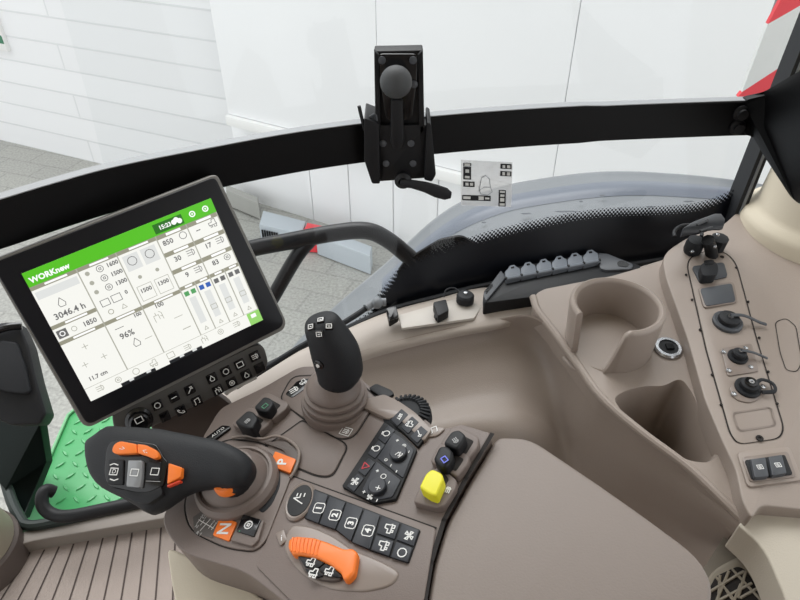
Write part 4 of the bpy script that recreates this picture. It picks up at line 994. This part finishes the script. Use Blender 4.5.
L('orange_rocker', lambda mb: (plate(mb, TP, [(137.5, 444, 1), (146, 445), (156, 450, 4), (159, 457, 3), (154, 459, 3), (147, 456), (137.5, 453, 1)], .0075, ORANGE, 0, .002, 3, 3), mb.text('<-', TP.fr(145, 451.5, 10, 3, .0078), .007, WHITE)), 'orange rocker half with a pale symbol')
L('orange_side_button', lambda mb: (plate(mb, TP, [(168.5, 463), (182, 467.5), (180.5, 477), (167, 484)], .0045, ORANGE, -.004, .0012, 1.5, 3)), 'orange wedge shaped button')
L('red_strip', lambda mb: plate(mb, TP, [(167, 485), (180, 480), (180, 481.8), (167, 487)], .0035, ORANGED, -.002, .0003), 'thin red strip')
L('clear_rocker', lambda mb: (plate(mb, TP, [(128, 460), (142.5, 460.5), (141.5, 478), (140, 487.5), (126, 486.5)], .0065, mat('smoky_clear_plastic', (128, 130, 132), .15, coat=.6), 0, .0015, 1.5), icon(mb, TP.fr(134.5, 472.5, 10, .5, .0068), 'square', .008, WHITE, w=.0008)), 'translucent grey rocker')
L('black_rocker', lambda mb: (plate(mb, TP, [(108, 459), (124, 459.5), (123, 485), (107, 484)], .0035, BLACK, 0, .0012, 2), icon(mb, TP.fr(114, 471.5, 10, .5, .0038), 'square', .008, WHITE, w=.0009), mb.text('D', TP.fr(114, 471.5, 10, .5, .0039), .006, WHITE), mb.line([TP.at(110, 465, .0038), TP.at(114, 463.5, .0038), TP.at(118, 465, .0038)], .001, TP.n, WHITE), mb.line([TP.at(110, 479, .0038), TP.at(114, 480.5, .0038), TP.at(118, 479, .0038)], .001, TP.n, WHITE)), 'black rocker with white D symbol')
L('black_button', lambda mb: (plate(mb, TP, [(146, 461), (161, 462), (160, 480), (145, 480)], .003, BLACK, 0, .001, 2), icon(mb, TP.fr(155, 471.5, 10, .5, .0034), 'square', .008, WHITE, w=.0008), mb.line([TP.at(146, 481, .0034), TP.at(160, 481.5, .0034)], .0006, TP.n, GREYP)), 'black button with white symbol')
one(lambda mb: mb.lathe([(.014, -.003), (.014, .002), (.012, .005), (0, .007)], B.fr(227, 485.5, 10, 2, .030), ORANGE, 28, 1, .8), 'orange_release', t, 'orange release pad under the grip')

# ---------------------------------------------------------------- armrest
C('armrest_seam', lambda mb: seam(mb, B, [(492, 434), (466, 478), (444, 520), (431, 562), (424.5, 602), (425, 650)], .0012, .0045, closed=False))
PA = Pl(Z(560, 540, .685), (-.10, -.04, 1))
t = empty('armrest', PA.at(560, 540, -.1), 'wide padded taupe armrest in the lower middle, behind the yellow lever', 'armrest')
pad = [(494, 441, 4), (500, 436, 6), (530, 437, 16), (600, 484), (640, 512), (700, 556, 26), (716, 590, 22), (690, 660, 20), (560, 720), (427, 720, 10), (427, 604), (434, 564), (447, 522), (470, 480)]
one(lambda mb: plate(mb, PA, pad, 0, PAD, -.045, .013, 10, 6), 'pad', t, ang=75)
one(lambda mb: plate(mb, PA.off(-.045), [(490, 450), (540, 448), (690, 560), (700, 600), (560, 700), (432, 700), (430, 600)], 0, TAUPE_D, -.12, .004, 8), 'support', t)

# ================================================================ DISPLAY
def rect(pts, w_):
    R = [ray(*p) for p in pts]
    A = Matrix(((R[0].x, -R[1].x, R[2].x), (R[0].y, -R[1].y, R[2].y), (R[0].z, -R[1].z, R[2].z)))
    t_ = list(A.inverted() @ R[3])+[1]
    P = [R[i]*t_[i] for i in range(4)]; s_ = w_/(P[1]-P[0]).length
    return [CAM+p*s_ for p in P]
scp = rect([(22, 273), (210, 198), (262, 319), (91, 400)], .211)
sx_ = (scp[1]-scp[0]).normalized(); sn = sx_.cross(scp[0]-scp[3]).normalized()
if sn.dot(CAM-scp[0]) < 0: sn = -sn
PM = Pl(scp[0], sn)
FM = Fr(scp[0], sx_, -(sn.cross(sx_)), sn)
if FM.y.dot(scp[3]-scp[0]) < 0: FM.y = -FM.y
SW = .211; SH = (scp[3]-scp[0]).length
PD = lambda s_, t_, h=0: scp[0]+(scp[1]-scp[0])*s_+(scp[3]-scp[0])*t_+sn*h
t = empty('display_monitor', PD(.5, 1.1, -.02), 'black touchscreen monitor with a green title bar showing work data', 'monitor')
out = [(-10, 262, 5), (216, 175, 6), (222, 178, 6), (285, 322, 4), (282, 329, 4), (90, 426, 5), (84, 423, 5), (-10, 275, 5)]
one(lambda mb: plate(mb, PM, [(-12, 262, 5), (217, 173.5, 6), (286.5, 322, 5), (284, 330, 4), (90, 427.5, 5), (82, 425, 5)], .002, mat('monitor_rim_grey', (120, 118, 114), .4), -.03, .002, 4, 3), 'rear_shell', t, 'grey edged shell', ang=50)
one(lambda mb: plate(mb, PM, [(-9, 264, 5), (215, 176.5, 6), (284, 321, 5), (281.5, 327.5, 4), (91, 424, 5), (85, 422, 5)], .005, PIANO, .001, .0015, 4, 3), 'bezel', t)
def fpage(mb):
    def q_(s0, t0, s1, t1, m, h=.0056): mb.face([PD(s0, t1, h), PD(s1, t1, h), PD(s1, t0, h), PD(s0, t0, h)], m)
    def tx(s_, t_, body, sz, m=S_TX, bold=.0002, h=.0062): 
        o_ = PD(s_, t_, h); mb.text(body, Fr(o_, FM.x, -FM.y, sn), sz, m, bold=bold)
    def ic(s_, t_, k_, sz, m=S_TX): icon(mb, Fr(PD(s_, t_, .0062), FM.x, -FM.y, sn), k_, sz, m, h=0, w=.0007)
    q_(0, 0, 1, 1, S_BG, .0054)
    q_(0, 0, 1, .105, S_GR); tx(.115, .066, 'WORKnew', .0085, S_W, .0003)
    q_(.66, .025, .82, .095, S_GD, .0058); tx(.72, .062, '15:23', .0065, S_W); 
    for a_, b_ in ((.785, .05), (.80, .065), (.77, .06)): mb.disc(Fr(PD(a_, b_, .0061), FM.x, -FM.y, sn), .003, 0, S_W, n=10)
    for s_ in (.875, .95): mb.ring(Fr(PD(s_, .055, .0061), FM.x, -FM.y, sn), .0022, .0036, 0, S_W, 16); mb.disc(Fr(PD(s_, .055, .0061), FM.x, -FM.y, sn), .0011, 0, S_W, n=8)
    HB = []
    def cell(s0, t0, s1, t1, hd=.028):
        q_(s0, t0, s1, t0+hd, S_HD); q_(s0+(s1-s0)*.3, t0+.006, s1-(s1-s0)*.22, t0+hd-.008, S_W, .0058)
        q_(s1-.006, t0, s1, t1, S_LN, .0057)
    x1, x2, x3, x4 = .235, .44, .655, .825
    cell(0, .105, x1, .40); cell(0, .40, x1, .52); cell(x1, .105, x2, .52); cell(x2, .105, x3, .52)
    for i in range(3): cell(x3, .105+i*.135, x4, .24+i*.135, .032); cell(x4, .105+i*.135, 1, .24+i*.135, .032)
    cell(0, .52, x1, .9); cell(x1, .52, x2, .9); cell(x2, .52, x3, .9)
    for i in range(4):
        a_ = x3+i*.0865; cell(a_, .51, a_+.0865, .9, .028)
        c_ = (S_LG, S_BL, S_TX, S_TX)[i]; q_(a_+.008, .555, a_+.034, .59, c_); q_(a_+.046, .555, a_+.072, .59, c_)
        q_(a_+.022, .61, a_+.058, .82, S_LT, .0058); 
        if i: ic(a_+.04, .74, 'square', .007, S_LN)
        ic(a_+.04, .865, 'tri', .005, S_LN)
    for (s_, t_, b_) in ((.70, .175, '850'), (.71, .31, '30'), (.72, .445, '9'), (.87, .175, '--'), (.885, .31, '17'), (.885, .445, '83')): tx(s_, t_, b_, .008)
    for s_, t_, k_ in ((.785, .17, 'circle'), (.785, .305, 'bars'), (.785, .44, 'bars'), (.955, .17, 'tractor'), (.955, .305, 'bars'), (.955, .44, 'knob')): ic(s_, t_, k_, .009)
    tx(.115, .355, '3046.4 h', .0095); ic(.10, .275, 'drop', .011); q_(.01, .15, .22, .205, S_LT, .0057)
    q_(.01, .445, .06, .505, S_TX, .0058); mb.ring(Fr(PD(.035, .475, .0061), FM.x, -FM.y, sn), .002, .003, 0, S_W, 12); ic(.095, .475, 'circle', .006, S_LN); tx(.175, .478, '1850', .0075)
    for i, b_ in enumerate(('1600', '1500', '1300')):
        tx(.40, .165+i*.07, b_, .0065); ic(.335, .165+i*.07, 'knob', .009); mb.disc(Fr(PD(.27, .165+i*.07, .006), FM.x, -FM.y, sn), .0025, 0, S_LN, n=10)
    tx(.40, .385, '0', .006); ic(.285, .395, 'square', .009); ic(.345, .395, 'square', .010); ic(.29, .47, 'circle', .006, REDP if 0 else S_HD); ic(.36, .47, 'tri', .006, S_LN)
    for s_ in (.495, .59):
        q_(s_-.04, .15, s_+.04, .265, S_LT, .0057); ic(s_, .2, 'circle', .011); tx(s_, .425, '1500' if s_ < .55 else '1300', .0065)
        mb.line([PD(s_-.038, .385, .0061), PD(s_+.038, .385, .0061), PD(s_+.038, .495, .0061), PD(s_-.038, .495, .0061), PD(s_-.038, .385, .0061)], .0006, sn, S_LN); mb.disc(Fr(PD(s_, .325, .006), FM.x, -FM.y, sn), .0022, 0, S_LN, n=10)
    for s_, t_ in ((.10, .62), (.06, .74), (.16, .74)): ic(s_, t_, 'plus', .008, S_LN)
    tx(.09, .85, '11.7 cm', .0065); tx(.31, .665, '96%', .0095); ic(.29, .60, 'minus', .012); ic(.335, .745, 'drop', .011); tx(.40, .565, '100', .006)
    tx(.52, .565, '100', .007); ic(.49, .64, 'fork', .011, S_LN); ic(.585, .7, 'minus', .012, S_LN); tx(.60, .8, '-----', .006, S_LN); ic(.40, .75, 'minus', .01, S_LN)
    q_(0, .9, 1, .903, S_LN, .0057)
    for i in range(9): ic(.07+i*.098, .94, ('bars', 'knob', 'circle', 'tractor', 'square', 'bars', 'fork', 'knob', 'bars')[i], .008, S_LN)
    for s0, s1 in ((.17, .36), (.44, .63)): q_(s0, .975, s1, 1.001, S_BK, .0059)
    for s_ in (.215, .31, .5, .575): q_(s_, .972, s_+.025, .99, S_LT, .006)
    q_(.925, .905, 1, 1, S_SQ, .0059); q_(.945, .92, .975, .95, S_W, .006)
one(fpage, 'screen', t, 'lit white work page with green title bar')
# keypad
PK = PM.off(-.004)
t = empty('monitor_keypad', PK.at(190, 395), 'dark grey shortcut keypad with a round knob below the touchscreen monitor', 'keypad')
one(lambda mb: plate(mb, PK, [(112, 416, 4), (118, 409, 4), (255, 345, 6), (264, 346, 6), (269, 364, 6), (262, 374, 6), (146, 430), (130, 436, 8), (114, 430, 6)], .004, mat('keypad_grey', (74, 72, 70), .5), -.012, .002, 4, 3), 'keypad_body', t)
def kb(x, y, ic_, w_=11.5, h_=9):
    d = V((.892, -.452)); n_ = V((.40, .92))
    p = [V((x, y))+d*a*w_/2*.92+n_*b*h_/2 for a, b in ((-1, -1), (1, -1), (1, 1), (-1, 1))]
    one(lambda mb: (plate(mb, PK, [tuple(v) for v in p], .0062, BLKGL, .003, .0008, 1), icon(mb, PK.fr(x, y, 9, -4.5, .0066), ic_, .0075, WHITE, w=.0009) if ic_ else None), 'keypad_button', t)
top_ = [(157.5, 405.5, 'circle'), (174, 397.5, 'minus'), (190, 390, 'wrench'), (212, 378.5, 'drop'), (226, 371.5, 'circle'), (240, 364.5, 'square'), (255, 356.5, 'bars')]
bot_ = [(165, 417, None), (181, 411, 'phone'), (197, 401.5, 'note'), (218, 390.5, 'fork'), (232, 383, 'knob'), (246.5, 375, 'drop'), (260, 368, None)]
for x, y, k_ in top_: kb(x, y, k_)
for x, y, k_ in bot_: kb(x, y, k_)
one(lambda mb: (mb.lathe([(.0155, 0), (.0155, .003), (.0125, .005), (.0115, .012), (.0095, .0135), (0, .0135)], PK.fr(139, 420, 9, -4.5, .004), BLKGL, 32), icon(mb, PK.fr(139, 420, 9, -4.5, .0182), 'square', .008, WHITE, w=.001)), 'selector_knob', t, 'round black selector knob')
t = empty('monitor_bracket', B.at(190, 430, -.03), 'dark brown support arm between the keypad and the console', 'bracket')
one(lambda mb: plate(mb, PK.off(-.02), [(150, 425), (215, 392), (236, 408), (205, 440), (180, 452), (160, 445)], 0, TAN, -.03, .003, 4), 'arm', t)
one(lambda mb: plate(mb, PK.off(-.03), [(60, 350), (200, 280), (230, 330), (110, 400)], 0, BLACK, -.03, .004, 6), 'mounting_plate', t)

# ================================================================ FLOOR / FRONT LEFT
def ffl(mb):
    a = [Z(x, y, 0) for x, y in ((33, 542), (168, 518), (300, 518))]
    P = [a[0], a[1], V((a[1].x+.6, a[1].y-.1, 0)), V((.9, .35, 0)), V((.9, -.9, 0)), V((-1.2, -.9, 0)), V((-1.2, .18, 0)), Z(-60, 560, 0)]
    mb.prism(P, (0, 0, -.03), MAT_FL)
    tops = [(61+i*14.6-2, 547-i*2.9) for i in range(-4, 9)]; bots = [(35+i*17.2, 600) for i in range(-4, 9)]
    for tp, bt in zip(tops, bots):
        A = Z(*tp, .0008); Bv = Z(*bt, .0008); d_ = (Bv-A); mb.line([A, A+d_*4], .0032, V((0, 0, 1)), GROOVE)
one(ffl, 'floor', kind='structure')
def ffr(mb):
    plate(mb, Pl(V((0, 0, .03)), (0, 0, 1)), [(-40, 552), (28, 530), (165, 499), (260, 480), (260, 508), (165, 518), (33, 541), (-40, 562)], 0, mat('grey_door_sill', (130, 122, 114), .55), -.06, .006, 2, 3)
one(ffr, 'trim_4', kind='structure')
one(lambda mb: mb.tube([Z(-10, 420, .06), Z(8, 490, .04), Z(20, 518, .035), Z(27, 525, .035), Z(45, 524, .035), Z(100, 512, .035), Z(165, 498, .035), Z(230, 484, .035)], .011, mat('dark_green_seal', (26, 38, 34), .6), 10, 4), 'trim_5', kind='structure')
PG = Pl(V((0, 0, -.06)), (0, 0, 1))
t = empty('platform_step', PG.at(120, 460), 'green painted step platform with raised tread pattern, outside the lower left glass', 'step')
gp = [(22, 524), (27, 510), (68, 416), (110, 380), (222, 347), (236, 420), (215, 520), (160, 520)]
one(lambda mb: plate(mb, PG, gp, 0, GRN, -.02, .003), 'step_plate', t)
def tread(mb):
    c_ = PG.at(40, 515); x_ = (PG.at(68, 416)-PG.at(27, 510)).normalized(); y_ = V((-x_.y, x_.x, 0))
    poly2 = [PG.at(*p) for p in [(30, 512), (70, 420), (110, 384), (218, 352), (230, 420), (210, 510)]]
    def inside(p):
        s_ = 0
        for i in range(len(poly2)):
            a, b = poly2[i], poly2[(i+1) % len(poly2)]
            s_ += 1 if (b-a).cross(p-a).z < 0 else 0
        return s_ == len(poly2)
    for i in range(-30, 40):
        for j in range(-30, 40):
            p = c_+x_*i*.034+y_*j*.034
            if not inside(p): continue
            a = math.radians(45 if (i+j) % 2 else -45)+math.atan2(x_.y, x_.x)
            d_ = V((math.cos(a), math.sin(a), 0)); n_ = V((-d_.y, d_.x, 0)); Lh = .014; wd_ = .0038
            ring0 = [p+d_*Lh*math.cos(q_)+n_*wd_*math.sin(q_) for q_ in [2*math.pi*k_/10 for k_ in range(10)]]
            ring1 = [p+(v-p)*.6+V((0, 0, .003)) for v in ring0]
            mb.loft([ring0, ring1], GRN)
one(tread, 'tread_pattern', t)
one(lambda mb: mb.tube([PG.at(24, 516, .004), PG.at(68, 415, .004), PG.at(112, 378, .004)], .004, mat('pale_green_edge', (110, 180, 125), .4), 8, 1), 'step_edge', t)
tag(one(lambda mb: mb.tube([Z(54, 492, .10), Z(47, 490, .11), Z(42.5, 495, .11), Z(43, 506, .10), Z(52, 514, .09), Z(70, 516, .09), Z(110, 508, .09), Z(165, 496, .09), Z(225, 482, .09)], .0125, BLACK, 14, 5), 'grab_handle'), 'curved black grab handle lying over the green step', 'handle')
# beige column base at the lower left edge
cb = Z(-22, 562, .0)
t = empty('steering_column_base', cb, 'beige round column with a dark brown foot at the lower left edge', 'column')
cf = Fr(cb, V((1, 0, 0)), V((0, 1, 0)), V((0, 0, 1)))
one(lambda mb: mb.lathe([(.095, 0), (.095, .012), (.09, .05), (.084, .055), (0, .056)], cf, TAUPE_D, 40), 'foot', t, 'dark brown round foot')
one(lambda mb: mb.lathe([(.082, .05), (.084, .06), (.074, .12), (.064, .2), (.056, .4), (.054, .5)], cf, mat('olive_beige_plastic', (150, 142, 126), .55), 40), 'column_shell', t)
# dark glass door and black housing at the left edge
one(lambda mb: (mb.prism([Z(-60, 400, .15), Z(40, 424, .15), Z(46, 462, .0), Z(22, 520, .02), Z(5, 490, .05), Z(-60, 420, .1)], (0, .02, -.02), DKGREEN, .002)), 'window_2', kind='structure')
t = empty('black_housing', Z(10, 400, .3), 'faceted black plastic housing at the left edge below the rail', 'housing')
hp = Pl(Z(10, 380, .38), (.2, -.6, .77))
one(lambda mb: plate(mb, hp, [(-40, 332), (4, 322), (18, 322), (28, 345), (36, 380), (46, 414), (40, 424), (10, 425), (-5, 418), (-40, 400)], .0, BLACK, -.05, .006, 3, 3), 'housing_body', t)
one(lambda mb: plate(mb, hp, [(-30, 350), (2, 340), (16, 342), (24, 365), (30, 392), (24, 394), (4, 392), (-30, 380)], .012, DKBTN if 0 else BLACKR, 0, .004, 3, 3), 'cover', t)
one(lambda mb: mb.tube([hp.at(-30, 340, .01), hp.at(5, 328, .014), hp.at(22, 326, .01)], .007, BLKGL, 10, 3), 'edge_roll', t)

# ================================================================ REAR RIGHT BOX + GRILLE
PB = Pl(Z(770, 520, .580), (-.05, -.12, 1))
t = empty('rear_side_cover', PB.at(780, 560, -.1), 'pale beige rear side cover at the lower right corner below the rocker switches', 'cover')
one(lambda mb: plate(mb, PB, [(738, 525, 3), (750, 514, 4), (800, 499), (900, 480), (960, 620), (800, 700), (786, 600), (764, 548, 20)], 0, CLOTHB, -.05, .02, 8, 6), 'cover_body', t, ang=70)
e1, e2, e3 = Z(741, 528, .52), Z(795, 640, .52), Z(706, 560, .36)
PF = Pl(Z(740, 570, .50), (-.40, -.30, .86))
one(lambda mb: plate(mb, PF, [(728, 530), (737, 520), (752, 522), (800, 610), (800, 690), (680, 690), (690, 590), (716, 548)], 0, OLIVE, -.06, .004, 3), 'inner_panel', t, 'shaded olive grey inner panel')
t = empty('speaker_grille', PF.at(742, 590), 'beige web patterned grille cover at the lower right behind the armrest', 'grille')
go = [(700, 592, 10), (712, 570, 10), (738, 556, 8), (748, 557, 8), (762, 574), (790, 616), (780, 660), (705, 660)]
gi = [(706, 594), (716, 576), (738, 566), (746, 570), (758, 588), (776, 616), (770, 650), (710, 650)]
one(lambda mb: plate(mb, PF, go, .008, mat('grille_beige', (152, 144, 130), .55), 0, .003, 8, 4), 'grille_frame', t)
one(lambda mb: plate(mb, PF, gi, .0086, GAP, .008, .0002, 4), 'grille_opening', t, 'dark opening')
def web(mb):
    m_ = MATS['grille_beige']
    L_ = [((706, 594), (744, 571)), ((708, 606), (752, 583)), ((716, 577), (744, 612)), ((732, 569), (772, 612)), ((707, 618), (768, 602)), ((720, 575), (716, 640)), ((746, 571), (738, 598)), ((729, 571), (712, 612)), ((744, 612), (776, 618)), ((726, 590), (760, 640)), ((741, 584), (722, 630)), ((758, 588), (740, 598))]
    for a, b in L_: mb.tube([PF.at(*a, .0095), PF.at(*b, .0095)], .0016, m_, 6, 1)
one(web, 'grille_web', t)
